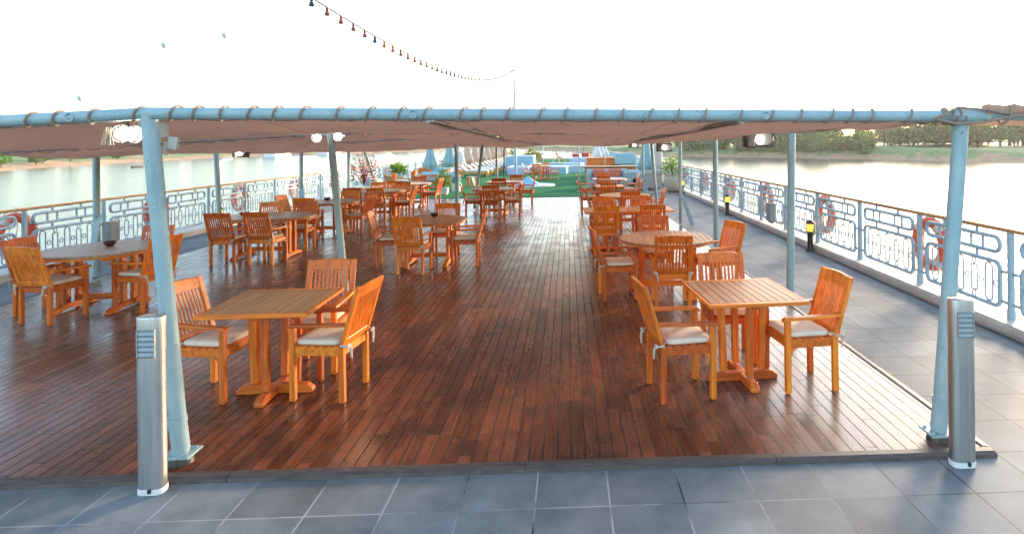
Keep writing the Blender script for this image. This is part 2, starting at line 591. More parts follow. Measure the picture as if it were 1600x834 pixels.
XL, XR = -8.15, 4.28            # inner faces of the side coamings
DX0, DX1, DY0, DY1 = -6.92, 2.545, 3.53, 20.75
mb = MB()
mb.box(((XL + XR) / 2, 34, -.15), (XR - XL, 84, .30))
struct(mb.build('tiled_deck', 'tiles'))
mb = MB()
mb.add([(DX0, DY0, .016), (DX1, DY0, .016), (DX1, DY1, .016), (DX0, DY1, .016)], [(0, 1, 2, 3)])
mb.box(((DX0 + DX1) / 2, (DY0 + DY1) / 2, .0075), (DX1 - DX0 - .01, DY1 - DY0 - .01, .013))
struct(mb.build('wooden_deck', 'deck'))
mb = MB()
mb.box(((-7.6 + 3.0) / 2, (21.1 + 70) / 2, .012), (10.6, 48.9, .02))
struct(mb.build('artificial_turf', 'turf'))
mb = MB()     # hull sides and deck edge under the coamings
mb.box(((-8.75 + 4.85) / 2, 34, -3.9), (13.6, 86, 7.16))
struct(mb.build('ship_hull', 'white'))

def trim_mat():
    return simple('worn_trim', (.12, .085, .07), (.055, .04, .035), 5, .5, 0, .2, (2, 12, 2))
TRIM = trim_mat()
mb = MB()
prof = [(-.045, 0), (-.042, .018), (-.02, .030), (.02, .033), (.038, .024), (.042, 0)]
def trim_run(mb, a, b_, k=1.0):
    a, b_ = Vector(a), Vector(b_)
    d = (b_ - a).normalized()
    r = Vector((-d.y, d.x, 0))
    vs = [a + r * x * k + Vector((0, 0, z * k)) for x, z in prof] + [b_ + r * x * k + Vector((0, 0, z * k)) for x, z in prof]
    n = len(prof)
    fs = [(i, i + 1, n + i + 1, n + i) for i in range(n - 1)] + [tuple(range(n)), tuple(range(2 * n - 1, n - 1, -1))]
    mb.add(vs, fs)
x = DX0 - .04
for k, L in enumerate((1.62, 1.7, 1.66, 1.71, 1.5, 1.48)):
    x2 = min(x + L, DX1 + .04)
    trim_run(mb, (x, DY0 - .02, .001), (x2 - .004, DY0 - .02, .001))
    x = x2
trim_run(mb, (DX1 + .03, DY0 + .03, .001), (DX1 + .03, DY1, .001), .72)
trim_run(mb, (DX0 - .03, DY0 + .03, .001), (DX0 - .03, DY1, .001), .72)
tag(mb.build('edge_trim', TRIM), 'worn rounded timber trim along the edges of the brown plank deck', 'trim')

# side coamings the railings stand on
for sgn, x0, x1, lab in ((1, XR, 4.86, 'low cream coaming under the right-hand blue railing'), (-1, -8.75, XL, 'low cream coaming under the left-hand blue railing')):
    mb = MB()
    mb.box(((x0 + x1) / 2, 34, .0), (x1 - x0, 86, .16))
    mb.box(((x0 + x1) / 2, 34, .092), (x1 - x0 - .05, 85.9, .022))
    tag(mb.build('coaming', 'cream'), lab, 'coaming')

# ------------------------------------------------------------------ railings
BAY = 1.545
def rail_post(x, y):
    mb = MB()
    mb.cyl((x, y, .10), (x, y, .97), .034, 12)
    mb.cyl((x, y, .10), (x, y, .20), .040, 12)
    return mb
def panel_mesh():
    """one decorated bay, centred on y=0 in the plane x=0"""
    mb = MB()
    W = BAY - .30
    def loop(pts, r, n=6):
        mb.sweep([(0, u, w) for u, w in pts], r, n, closed=True)
    loop(rrect(W, .155, .072, 5, (0, .825)), .023, 8)
    loop(rrect(W, .46, .075, 4, (0, .415)), .024, 8)
    for u in (-.28, .28):
        mb.cyl((0, u, .90), (0, u, .985), .017, 6)
        mb.cyl((0, u, .645), (0, u, .748), .017, 6)
    for u in (-.37, -.19, .19, .37):
        mb.cyl((0, u, .75), (0, u, .90), .016, 6)
    step = .2
    for i, u in enumerate((-.46, -.23, 0, .23, .46)):
        if i % 2 == 0:
            loop(rrect(.105, .40, .05, 5, (u, .415)), .0100, 6)
        else:
            loop(rrect(.095, .27, .01, 2, (u, .415)), .0100, 6)
            for w in (.595, .235):
                loop([(u + .030 * math.cos(a), w + .036 * math.sin(a)) for a in [k * math.pi / 4 for k in range(8)]], .008, 5)
    for u in (-.345, -.115, .115, .345, -.565, .565):
        loop([(u + .033 * math.cos(a), .415 + .036 * math.sin(a)) for a in [k * math.pi / 4 for k in range(8)]], .008, 5)
    for w in (.25, .56):
        for sg in (-1, 1):
            mb.cyl((0, sg * W / 2, w), (0, sg * (BAY / 2 - .02), w), .017, 6)
    return mb
def railing(x, y0, n, label):
    t = thing('deck_railing', label, 'railing', (x, y0, 0), 0, 'railings along both sides of the deck')
    pm = panel_mesh()
    first = None
    for k in range(n):
        if first is None:
            first = pm.build('railing_panel', 'blue_rail', t)
            po = rail_post(0, 0).build('post', 'blue_rail', t)
            first.location = (0, BAY / 2, 0)
        else:
            c = first.copy(); C.objects.link(c); c.parent = t; c.location = (0, BAY * (k + .5), 0)
            c = po.copy(); C.objects.link(c); c.parent = t; c.location = (0, BAY * k, 0)
    mb = MB()
    mb.box((0, n * BAY / 2, 1.005), (.075, n * BAY, .030))
    mb.build('handrail', 'rail_wood', t, .008, 2)
    mb = MB()
    mb.box((0, n * BAY / 2, .980), (.035, n * BAY, .018))
    mb.build('rail_bar', 'blue_rail', t)
    return t
RX_R, RX_L = 4.47, -8.35
railing(RX_R, 5.79 - 5 * BAY, 46, 'blue scrollwork deck railing with wooden handrail along the right side')
railing(RX_L, 9.38 - 7 * BAY, 46, 'blue scrollwork deck railing with wooden handrail along the left side')

# life rings on every other post
def life_ring():
    t = thing('life_ring', '', 'life ring', (0, 0, 0), 0, 'life rings hung outside the railings')
    Rr, rr = .275, .072
    seg = []
    N = 48
    def arc(a0, a1, r, name, mat):
        mb = MB()
        k = max(3, int((a1 - a0) / 7.5))
        pts = [(0, Rr * math.cos(R(a0 + (a1 - a0) * i / k)), Rr * math.sin(R(a0 + (a1 - a0) * i / k))) for i in range(k + 1)]
        mb.sweep(pts, r, 10)
        mb.build(name, mat, t)
    mb = MB()
    mb.sweep([(0, Rr * math.cos(2 * math.pi * i / N), Rr * math.sin(2 * math.pi * i / N)) for i in range(N)], rr, 12, closed=True)
    mb.build('ring', 'orange_ring', t)
    for a in (45, 135, 225, 315):
        arc(a - 9, a + 9, rr + .003, 'white_band', 'white_band')
    mb = MB()
    pts = []
    for i in range(64):
        a = 2 * math.pi * i / 64
        ro = Rr + rr + .004 + .035 * abs(math.sin(2 * (a - math.pi / 4)))
        pts.append((0, ro * math.cos(a), ro * math.sin(a)))
    mb.sweep(pts, .007, 5, closed=True)
    mb.build('grab_rope', 'rope_pale', t)
    mb = MB()
    mb.sweep([(0, .02, .28), (-.05, .03, .36), (-.06, .03, .42), (-.02, .03, .43)], .008, 5)
    mb.sweep([(0, -.05, .2), (.0, -.02, -.05), (0, .06, -.12), (0, .1, .05), (0, .05, .2)], .005, 5)
    mb.build('hanging_line', 'rope_pale', t)
    return t
ring = life_ring()
u = [False]
ordn = ['nearest', 'second', 'third', 'fourth', 'fifth', 'sixth', 'seventh', 'eighth', 'ninth']
for k in range(7):
    place(ring, u, '%s orange and white life ring from the camera hung outside the right railing' % ordn[k], (RX_R + .14, 5.79 + BAY * (1 + 2 * k), .60), 0, 'life rings hung outside the railings')
for k in range(7):
    place(ring, u, '%s orange and white life ring from the camera hung outside the left railing' % ordn[k], (RX_L - .14, 9.38 + BAY * 2 * k, .60), math.pi, 'life rings hung outside the railings')

# grey bins clipped to the railings
def rail_bin(loc, label):
    t = thing('rail_bin', label, 'bin', loc, 0, 'grey bins on the railings')
    mb = MB()
    mb.prism(rrect(.14, .26, .03, 3), 0, .36)
    mb.build('body', 'grey_box', t, .004)
    mb = MB()
    mb.prism(rrect(.15, .27, .03, 3), .36, .385)
    mb.build('lid', 'steel_dull', t)
    mb = MB()
    mb.box((0, 0, -.02), (.05, .20, .03))
    mb.build('bracket', 'green_dark', t)
rail_bin((4.36, 12.55, .20), 'grey oblong bin clipped to the right railing behind the deck post')
rail_bin((-8.24, 10.95, .22), 'grey oblong bin clipped to the left railing beyond the oval table')

# cable along the right coaming
mb = MB()
pts = []
rg = random.Random(3)
for k in range(90):
    pts.append((4.235 + rg.uniform(-.012, .014), 2.0 + k * .35, .014 + (rg.random() < .1) * .01))
mb.sweep(pts, .011, 6)
tag(mb.build('deck_cable', 'rope'), 'dark cable lying along the foot of the right coaming', 'cable')

# yellow lantern bollards along both railings
def lantern():
    t = thing('lantern_bollard', '', 'lantern', (0, 0, 0), 0, 'lantern bollards along the railings')
    mb = MB()
    mb.lathe([(.085, 0), (.085, .018), (.055, .03), (.05, .06), (.048, .30), (.062, .33), (.062, .345)], 16)
    mb.build('body', 'dark_metal', t)
    mb = MB()
    mb.lathe([(.052, .345), (.060, .40), (.060, .47)], 16)
    mb.build('glass', 'amber', t)
    mb = MB()
    mb.lathe([(.072, .47), (.078, .485), (.045, .525), (.012, .535), (.0, .54)], 16)
    mb.build('cap', 'dark_metal', t)
    mb = MB()
    for k in range(6):
        a = k * math.pi / 3
        mb.box((.063 * math.cos(a), .063 * math.sin(a), .41), (.008, .008, .125), (0, 0, a))
    mb.build('cage', 'dark_metal', t)
    return t
lan = lantern()
u = [False]
for x, y, s in ((4.22, 10.15, 'nearest lantern bollard with amber glass at the right railing'), (4.16, 15.3, 'second lantern bollard with amber glass along the right railing'),
             (4.2, 21.6, 'farthest lantern bollard with amber glass on the right by the big pot'), (-8.03, 13.9, 'lantern bollard with amber glass at the left railing behind the oval table'),
             (-8.03, 20.7, 'lantern bollard with amber glass at the left railing near the pink shrub')):
    place(lan, u, s, (x, y, 0))

# ------------------------------------------------------------------ canopy
FR = [3.65, 7.06, 10.45, 13.7, 17.1, 20.45]
CX0, CX1 = -6.94, 2.60
def zc(x, y):
    z = 2.102 - .0115 * x
    if x < -2.5:
        z = 2.131 - .047 * (-2.5 - x)
    return z - .0105 * (y - 3.65)
awn = thing('deck_awning', 'long brown cloth awning on a pale blue pipe frame over the plank deck', 'awning', (0, 3.65, 0))
def aw(mb, name, mat, par=None, bevel=0):
    o = mb.build(name, mat, par or awn, bevel)
    if par is None:
        o.location = (0, -3.65, 0)
    return o
# front tube and cross beams
xs = [-8.4, -6.94, -5.5, -4, -2.5, -1.2, 0, 1.3, 2.6]
mb = MB()
mb.sweep([(x, 3.62, zc(max(x, -8.4), 3.65)) for x in xs], .0365, 14)
mb.sweep([(2.4, 3.62, zc(2.4, 3.65)), (2.46, 3.62, zc(2.5, 3.65)), (2.52, 3.62, zc(2.5, 3.65)), (2.62, 3.62, zc(2.5, 3.65))], [.039, .049, .049, .039], 14)
for x in (-2.93, -.93, 1.22):          # welded rings on the tube
    z = zc(x, 3.65)
    mb.sweep([(x + .024 * math.cos(2 * math.pi * k / 16), 3.62 - .036, z + .024 * math.sin(2 * math.pi * k / 16)) for k in range(16)], .006, 6, closed=True)
aw(mb, 'front_tube', 'blue')
mb = MB()
mb.sweep([(2.66, 3.62, zc(2.6, 3.65) + .012), (3.1, 3.62, 2.062), (3.6, 3.6, 2.05), (4.5, 3.6, 2.03)], .034, 12)
aw(mb, 'outrigger_tube', 'blue')
mb = MB()
rg = random.Random(9)
pts = []
for k in range(60):
    t_ = k / 59
    pts.append((2.62 + 1.9 * t_, 3.60 + .006 * math.sin(k * .9), zc(2.6, 3.65) + .042 - .035 * t_ + .005 * math.sin(k * 1.3)))
mb.sweep(pts, [.030 + .006 * rg.random() for _ in pts], 8)
aw(mb, 'rolled_cloth', 'cloth')
mb = MB()
mb.box((3.55, 3.70, 2.028), (1.9, .02, .03))
aw(mb, 'cloth_strip', 'cloth')
for y in FR[1:]:
    mb = MB()
    mb.sweep([(x, y, zc(x, y)) for x in [-6.94, -5.5, -4, -2.5, -1.2, 0, 1.3, 2.6]], .030, 10)
    aw(mb, 'cross_beam', 'blue')
for x, nm in ((-.85, 1), (1.08, 1)):
    mb = MB()
    mb.sweep([(x, y, zc(x, y) - (.03 if y < 4 else .066)) for y in (3.62, 7.06, 12, 16, 20.4)], .024, 10)
    aw(mb, 'roof_pipe', 'steel_dull')
for x in (-6.94, 2.60):
    mb = MB()
    mb.sweep([(x, y, zc(x, y)) for y in (3.66, 8, 12, 16, 20.4)], .026, 10)
    aw(mb, 'side_pipe', 'blue')
# cloth panels, sagging between the beams
def panel(y0, y1, sag, seed):
    rg = random.Random(seed)
    NX, NY = 110, 20
    X0, X1 = CX0 + .02, CX1 - .02
    ph = [rg.uniform(0, 6.28) for _ in range(8)]
    vs, fs = [], []
    for i in range(NX + 1):
        x = X0 + (X1 - X0) * i / NX
        for j in range(NY + 1):
            t_ = j / NY
            edge = .082 + .018 * math.sin(x * 2 * math.pi / .26)      # scalloped between lacings
            y = y0 + edge + (y1 - y0 - 2 * edge) * t_
            ss = math.sin(math.pi * t_)
            loc = 1 + .45 * math.sin(x * .9 + ph[0]) + .25 * math.sin(x * 2.1 + ph[1])
            z = zc(x, y) - .018 - sag * ss ** .8 * loc * (.12 + .88 * min(1, max(0, (2.5 - x) / 2.2))) * (1 if x > -3 else .6)
            z += .018 * math.sin(x * 1.3 + t_ * 9 + ph[2]) * ss + .014 * math.sin(x * 3.7 - t_ * 14 + ph[3]) * ss + .007 * math.sin(x * 6.1 + t_ * 23 + ph[5]) * ss
            z += .005 * math.sin(x * 24 + ph[4]) * (abs(t_ - .5) * 2) ** 3
            vs.append((x, y, z))
    for i in range(NX):
        for j in range(NY):
            a = i * (NY + 1) + j
            fs.append((a, a + NY + 1, a + NY + 2, a + 1))
    n = len(vs)
    vs2 = vs + [(x, y, z + .004) for x, y, z in vs]
    fs2 = [f[::-1] for f in fs] + [tuple(i + n for i in f) for f in fs]
    bd = [i * (NY + 1) for i in range(NX + 1)] + [NX * (NY + 1) + j for j in range(1, NY + 1)] + [i * (NY + 1) + NY for i in range(NX - 1, -1, -1)] + [j for j in range(NY - 1, 0, -1)]
    for k in range(len(bd)):
        a, b_ = bd[k], bd[(k + 1) % len(bd)]
        fs2.append((a, b_, b_ + n, a + n))
    mb = MB()
    mb.add(vs2, fs2, True)
    return aw(mb, 'cloth_panel', 'cloth')
for k, sag in enumerate((.045, .065, .08, .09, .10)):
    panel(FR[k], FR[k + 1], sag, 20 + k)
# ropes: helix round the front tube, zigzag along the beams and the right edge
mb = MB()
rg = random.Random(5)
x = -8.2
while x < 2.45:
    pitch = rg.uniform(.135, .235)
    pts = []
    slip = rg.uniform(.06, .11)
    for i in range(15):
        a = R(215 - 360 * i / 14)
        # one turn: over the tube at the front, then back under to the cloth eyelet
        pts.append((x + slip * (i / 14), 3.62 - .045 * math.sin(a + math.pi / 2) * 1.0, zc(x, 3.65) + .0445 * math.cos(a + math.pi / 2) * 1.0))
    mb.sweep(pts, .0065, 5)
    mb.sweep([pts[-1], (x + slip + .01, 3.69, zc(x, 3.65) - .03)], .0065, 5)
    x += pitch
mb.sweep([(xx, 3.70, zc(xx, 3.65) - .034 - .006 * math.sin(xx * 17)) for xx in [-8.2 + .12 * k for k in range(89)]], .005, 5)
for xx in (2.36, 2.40, 2.45):      # coil round the right corner
    mb.sweep([(xx + .03 * i / 16, 3.62 - .053 * math.cos(i / 16 * 2 * math.pi), zc(2.5, 3.65) + .053 * math.sin(i / 16 * 2 * math.pi)) for i in range(17)], .007, 5)
mb.sweep([(2.30, 3.585, 2.062), (2.42, 3.56, 2.125), (2.60, 3.565, 2.11), (2.8, 3.56, 2.075), (3.3, 3.55, 2.06), (4.4, 3.55, 2.04)], .009, 5)
mb.sweep([(2.28, 3.585, 2.06), (2.40, 3.56, 2.025), (2.56, 3.56, 2.03), (2.75, 3.555, 2.065), (2.95, 3.55, 2.08)], .009, 5)
for xx in (2.75, 2.95, 3.15, 3.35, 3.6, 3.9):
    mb.sweep([(xx + .02 * math.sin(a), 3.60 - .055 * math.cos(a), 2.075 - .012 * (xx - 2.7) + .052 * math.sin(a)) for a in [k * math.pi / 8 for k in range(17)]], .007, 5)
aw(mb, 'lacing_rope', 'rope')
for kb, y in enumerate(FR[1:]):
    mb = MB()
    pts = []
    x = -6.85
    while x < 2.5:
        for i in range(9):
            a = i / 8 * math.pi
            pts.append((x + .09 * i / 8, y - .085 * math.cos(a), zc(x, y) - .012 - .036 * math.sin(a)))
        pts.append((x + .175, y, zc(x, y) + .036))
        x += .26
    mb.sweep(pts, .006, 4)
    aw(mb, 'lacing_rope', 'rope_pale' if kb else 'rope')
mb = MB()
y = 3.8
while y < 20.3:
    mb.sweep([(2.56, y, zc(2.6, y) - .02), (2.64, y + .02, zc(2.6, y)), (2.60, y + .04, zc(2.6, y) + .034)], .009, 5)
    y += .12
aw(mb, 'edge_lacing', 'rope')

def post(base, top, r=.046, plate=True, collar=True, mat='blue'):
    mb = MB()
    a, b_ = Vector(base), Vector(top)
    mb.cyl(a + Vector((0, 0, .05)), b_, r, 16)
    p = aw(mb, 'post', mat)
    # parts of the post live in the post's own space
    if plate:
        mb = MB()
        mb.box((a.x, a.y, .072), (.17, .15, .012))
        for sx in (-1, 1):
            for sy in (-1, 1):
                mb.cyl((a.x + sx * .06, a.y + sy * .05, .072), (a.x + sx * .06, a.y + sy * .05, .09), .010, 6)
        mb.build('base_plate', mat, p)
        mb = MB()
        mb.lathe([(.075, 0), (.070, .03), (.060, .066)], 12, (a.x, a.y, 0))
        mb.build('footing', 'green_dark', p)
    if collar:
        c = a + (b_ - a) * .125
        d = (b_ - a).normalized()
        mb = MB()
        mb.cyl(c - d * .02, c + d * .02, r + .007, 16)
        mb.cyl(a + Vector((0, 0, .075)), c, r + .003, 16)
        mb.build('collar', mat, p)
    return p
post((-2.37, 3.68, .016), (-2.505, 3.63, 2.12), .046)
post((2.34, 3.66, .016), (2.49, 3.63, 2.07), .046)
post((-2.63, 7.06, .016), (-2.80, 7.06, 2.06), .040, False, False)
post((2.68, 7.06, 0), (2.72, 7.06, 2.04), .045, False, False)
post((2.63, 10.45, 0), (2.63, 10.45, 1.99), .042, False, False)
post((2.58, 13.5, 0), (2.58, 13.5, 1.96), .042, False, False)
post((2.55, 16.9, 0), (2.40, 16.9, 1.92), .042, False, False)
post((2.60, 20.4, 0), (2.60, 20.4, 1.90), .042, False, False)
post((-2.58, 13.7, .016), (-2.58, 13.7, 2.0), .042, False, False)
post((-2.72, 17.1, .016), (-2.46, 17.1, 1.97), .042, False, False)
post((-2.47, 20.4, .016), (-2.47, 20.4, 1.93), .042, False, False)
post((4.47, 3.6, .10), (4.47, 3.6, 2.02), .036, False, False)
for y in (8.95, 11.9, 15.6, 18.9, 21.9):
    yy = min(y, 20.4)
    post((-6.94 if y != 11.9 else -6.86, y, 0), (-6.94, yy, zc(-6.94, yy) - .02), .045, False, False)
mb = MB(); mb.beam((-6.80, 8.62, .03), (-6.92, 8.95, .95), .02, .09, (1, 0, 0)); mb.box((-6.79, 8.60, .02), (.14, .16, .03)); aw(mb, 'brace', 'blue')
mb = MB(); mb.beam((2.82, 13.35, .02), (2.60, 13.5, .72), .085, .02, (0, 1, 0)); aw(mb, 'brace', 'blue')
mb = MB(); mb.beam((-6.75, 15.3, .02), (-6.93, 15.6, .9), .02, .10, (1, 0, 0)); aw(mb, 'brace', 'blue')
mb = MB(); mb.beam((2.75, 20.2, .02), (2.6, 20.4, .8), .085, .02, (0, 1, 0)); aw(mb, 'brace', 'blue')

# ------------------------------------------------------------------ floodlights
def caged_lamp(loc, label, yaw=0):
    t = thing('bulkhead_lamp', label, 'lamp', loc, yaw, 'lit lamps under the awning')
    mb = MB()
    mb.cyl((0, .0, 0), (0, .07, 0), .046, 18)
    mb.cyl((0, .07, 0), (0, .10, 0), .035, 14)
    mb.build('housing', 'steel_dull', t)
    mb = MB()
    pr = [(.034 * math.cos(R(a)), .026 * math.sin(R(a))) for a in range(0, 91, 15)]
    vs, fs = [], []
    n = 16
    for r, d in pr:
        for k in range(n):
            an = 2 * math.pi * k / n
            vs.append((r * math.cos(an), -.002 - d, r * math.sin(an)))
    for i in range(len(pr) - 1):
        for k in range(n):
            fs.append((i * n + k, i * n + (k + 1) % n, (i + 1) * n + (k + 1) % n, (i + 1) * n + k))
    mb.add(vs, fs, True)
    mb.build('lens', 'lamp_lit', t)
    mb = MB()
    for sw in (0, 1):
        pts = []
        for a in range(0, 181, 20):
            c, s_ = .056 * math.cos(R(a)), -.006 - .040 * math.sin(R(a))
            pts.append((c, s_, 0) if sw else (0, s_, c))
        mb.sweep(pts, .003, 5)
    mb.sweep([(.056 * math.cos(a), -.004, .056 * math.sin(a)) for a in [2 * math.pi * k / 20 for k in range(20)]], .004, 5, closed=True)
    mb.build('wire_guard', 'steel_dull', t)
    mb = MB()
    mb.box((0, .05, .072), (.03, .03, .05))
    mb.build('bracket', 'steel_dull', t)
    return t
caged_lamp((-2.665, 3.74, 2.01), 'round caged lamp lit white beside the front left post, nearest to it', -.1)
caged_lamp((-2.79, 3.80, 2.015), 'round caged lamp lit white farther left of the front left post', .25)
caged_lamp((-2.94, 7.02, 2.02), 'round caged lamp lit white on the left of the leaning second post', .1)
caged_lamp((-2.68, 6.98, 2.03), 'round caged lamp lit white on the right of the leaning second post', -.1)
caged_lamp((-2.46, 13.65, 1.80), 'small round lamp lit white by the slim post behind the round table', 0)
def flood(loc, label, yaw=0):
    t = thing('floodlight', label, 'floodlight', loc, yaw, 'oblong floodlights under the awning')
    mb = MB()
    mb.box((0, .05, 0), (.36, .09, .19))
    mb.build('housing', 'green_dark', t, .012, 2)
    mb = MB()
    mb.prism(rrect(.21, .13, .06, 4), 0, .012, Matrix.Translation((.045, .005, 0)) @ Matrix.Rotation(R(90), 4, 'X'))
    mb.build('reflector', 'steel_dull', t)
    mb = MB()
    mb.lathe([(.048, 0), (.046, .02), (.030, .038), (.0, .045)], 18)
    o = mb.build('lens', 'lamp_lit', t)
    o.rotation_euler = (R(90), 0, 0)
    o.location = (.0, -.010, 0)
    mb = MB()
    mb.sweep([(.045 + x, -.035, z) for x, z in rrect(.22, .135, .062, 5)], .004, 5, closed=True)
    for z in (-.035, 0, .035):
        mb.sweep([(-.06, -.01, z), (-.05, -.05, z), (.045, -.062, z), (.14, -.05, z), (.152, -.01, z)], .003, 5)
    mb.build('wire_guard', 'steel_dull', t)
    mb = MB()
    mb.box((-.11, -.012, -.045), (.085, .05, .085))
    mb.build('junction_box', 'grey_box', t, .006)
    mb = MB()
    mb.sweep([(-.10, .04, .09), (-.08, .04, .15), (.06, .04, .15), (.08, .04, .09)], .008, 6)
    mb.build('bracket', 'steel_dull', t)
    return t
flood((2.30, 7.00, 1.95), 'oblong floodlight with wire guard, lit, left of the second right-hand post')
flood((2.22, 13.5, 1.80), 'oblong floodlight, lit, hanging in front of the teal folded parasol')
flood((2.28, 20.3, 1.83), 'farthest oblong floodlight, lit, hanging at the back of the awning', .1)
flood((-6.55, 12.0, 1.80), 'oblong floodlight, lit, hanging near the left edge of the awning', -.4)
# power outlets beside the front left post
t = thing('socket_box', 'pale weatherproof socket boxes hanging right of the front left post', 'socket box', (-2.445, 3.72, 1.975))
t.scale = (.7, .7, .8)
mb = MB(); mb.box((-.06, .02, .07), (.06, .04, .11)); mb.build('box', 'cream', t, .006)
mb = MB(); mb.box((.03, 0, -.03), (.075, .06, .10), (0, .12, .2)); mb.build('cover', 'cream', t, .01, 2)
mb = MB(); mb.cyl((-.03, 0, -.02), (-.035, 0, -.12), .018, 10); mb.build('plug', 'cream', t)
mb = MB()
rg = random.Random(4)
for k in range(16):
    a = rg.uniform(0, 6.28)
    pts = [(-2.80 + .03 * math.cos(a) * s_ + rg.uniform(-.01, .01), 3.70 + .02 * math.sin(a), 2.075 - .02 - s_ * .11) for s_ in (0, .3, .6, 1.0)]
    mb.sweep(pts, .004, 4)
tag(mb.build('rope_tassel', 'rope_pale'), 'frayed pale rope tassel hanging left of the caged lamps', 'rope')

# ------------------------------------------------------------------ steel bollard lights
def bollard(loc, label):
    t = thing('bollard_light', label, 'bollard light', loc, 0, 'steel bollard lights at the front corners')
    W, D, H = .138, .085, .985
    pr = rrect(W, D, .034, 6)
    mb = MB()
    n = len(pr)
    vs, fs = [], []
    zs = [.035, .77, .91, H - .006, H]
    for z in zs:
        s_ = .985 if z == H else 1
        for x, y in pr:
            vs.append((x * s_, y * s_, z))
    for i in range(len(zs) - 1):
        for k in range(n):
            fs.append((i * n + k, i * n + (k + 1) % n, (i + 1) * n + (k + 1) % n, (i + 1) * n + k))
    fs.append(tuple(range((len(zs) - 1) * n, len(zs) * n)))
    mb.add(vs, fs, True)
    mb.build('column', 'steel', t)
    # louvred window set proud of the front
    mb = MB()
    mb.box((0, -D / 2 + .001, .842), (.088, .008, .145))
    mb.build('diffuser', 'diffuser', t)
    mb = MB()
    for k in range(6):
        mb.box((0, -D / 2 - .004, .77 + .029 * k), (.094, .010, .006), (.45, 0, 0))
    for sx in (-1, 1):
        mb.box((sx * .047, -D / 2 - .003, .842), (.006, .010, .152))
    mb.build('louvre', 'steel', t)
    mb = MB()
    mb.prism([(x * 1.04, y * 1.05) for x, y in pr], 0, .034)
    mb.build('base', 'white', t, .004)
    mb = MB()
    mb.box((.012, -D / 2 - .006, .028), (.014, .012, .022))
    mb.build('lock', 'dark_metal', t)
    return t
bollard((-2.345, 3.40, 0), 'brushed steel bollard light in front of the left awning post')
bollard((2.315, 3.40, 0), 'brushed steel bollard light in front of the right awning post')

# ------------------------------------------------------------------ teak furniture
def arc_board(mb, pts, w, h):
    """flat board swept along pts (list of 3D points), w across x, h up"""
    vs, fs = [], []
    for i, p in enumerate(pts):
        x, y, z = p
        for dx, dz in ((-w / 2, -h / 2), (w / 2, -h / 2), (w / 2, h / 2), (-w / 2, h / 2)):
            vs.append((x + dx, y, z + dz))
    n = len(pts)
    for i in range(n - 1):
        for k in range(4):
            fs.append((i * 4 + k, i * 4 + (k + 1) % 4, (i + 1) * 4 + (k + 1) % 4, (i + 1) * 4 + k))
    fs += [(3, 2, 1, 0), tuple((n - 1) * 4 + k for k in range(4))]
    mb.add(vs, fs)

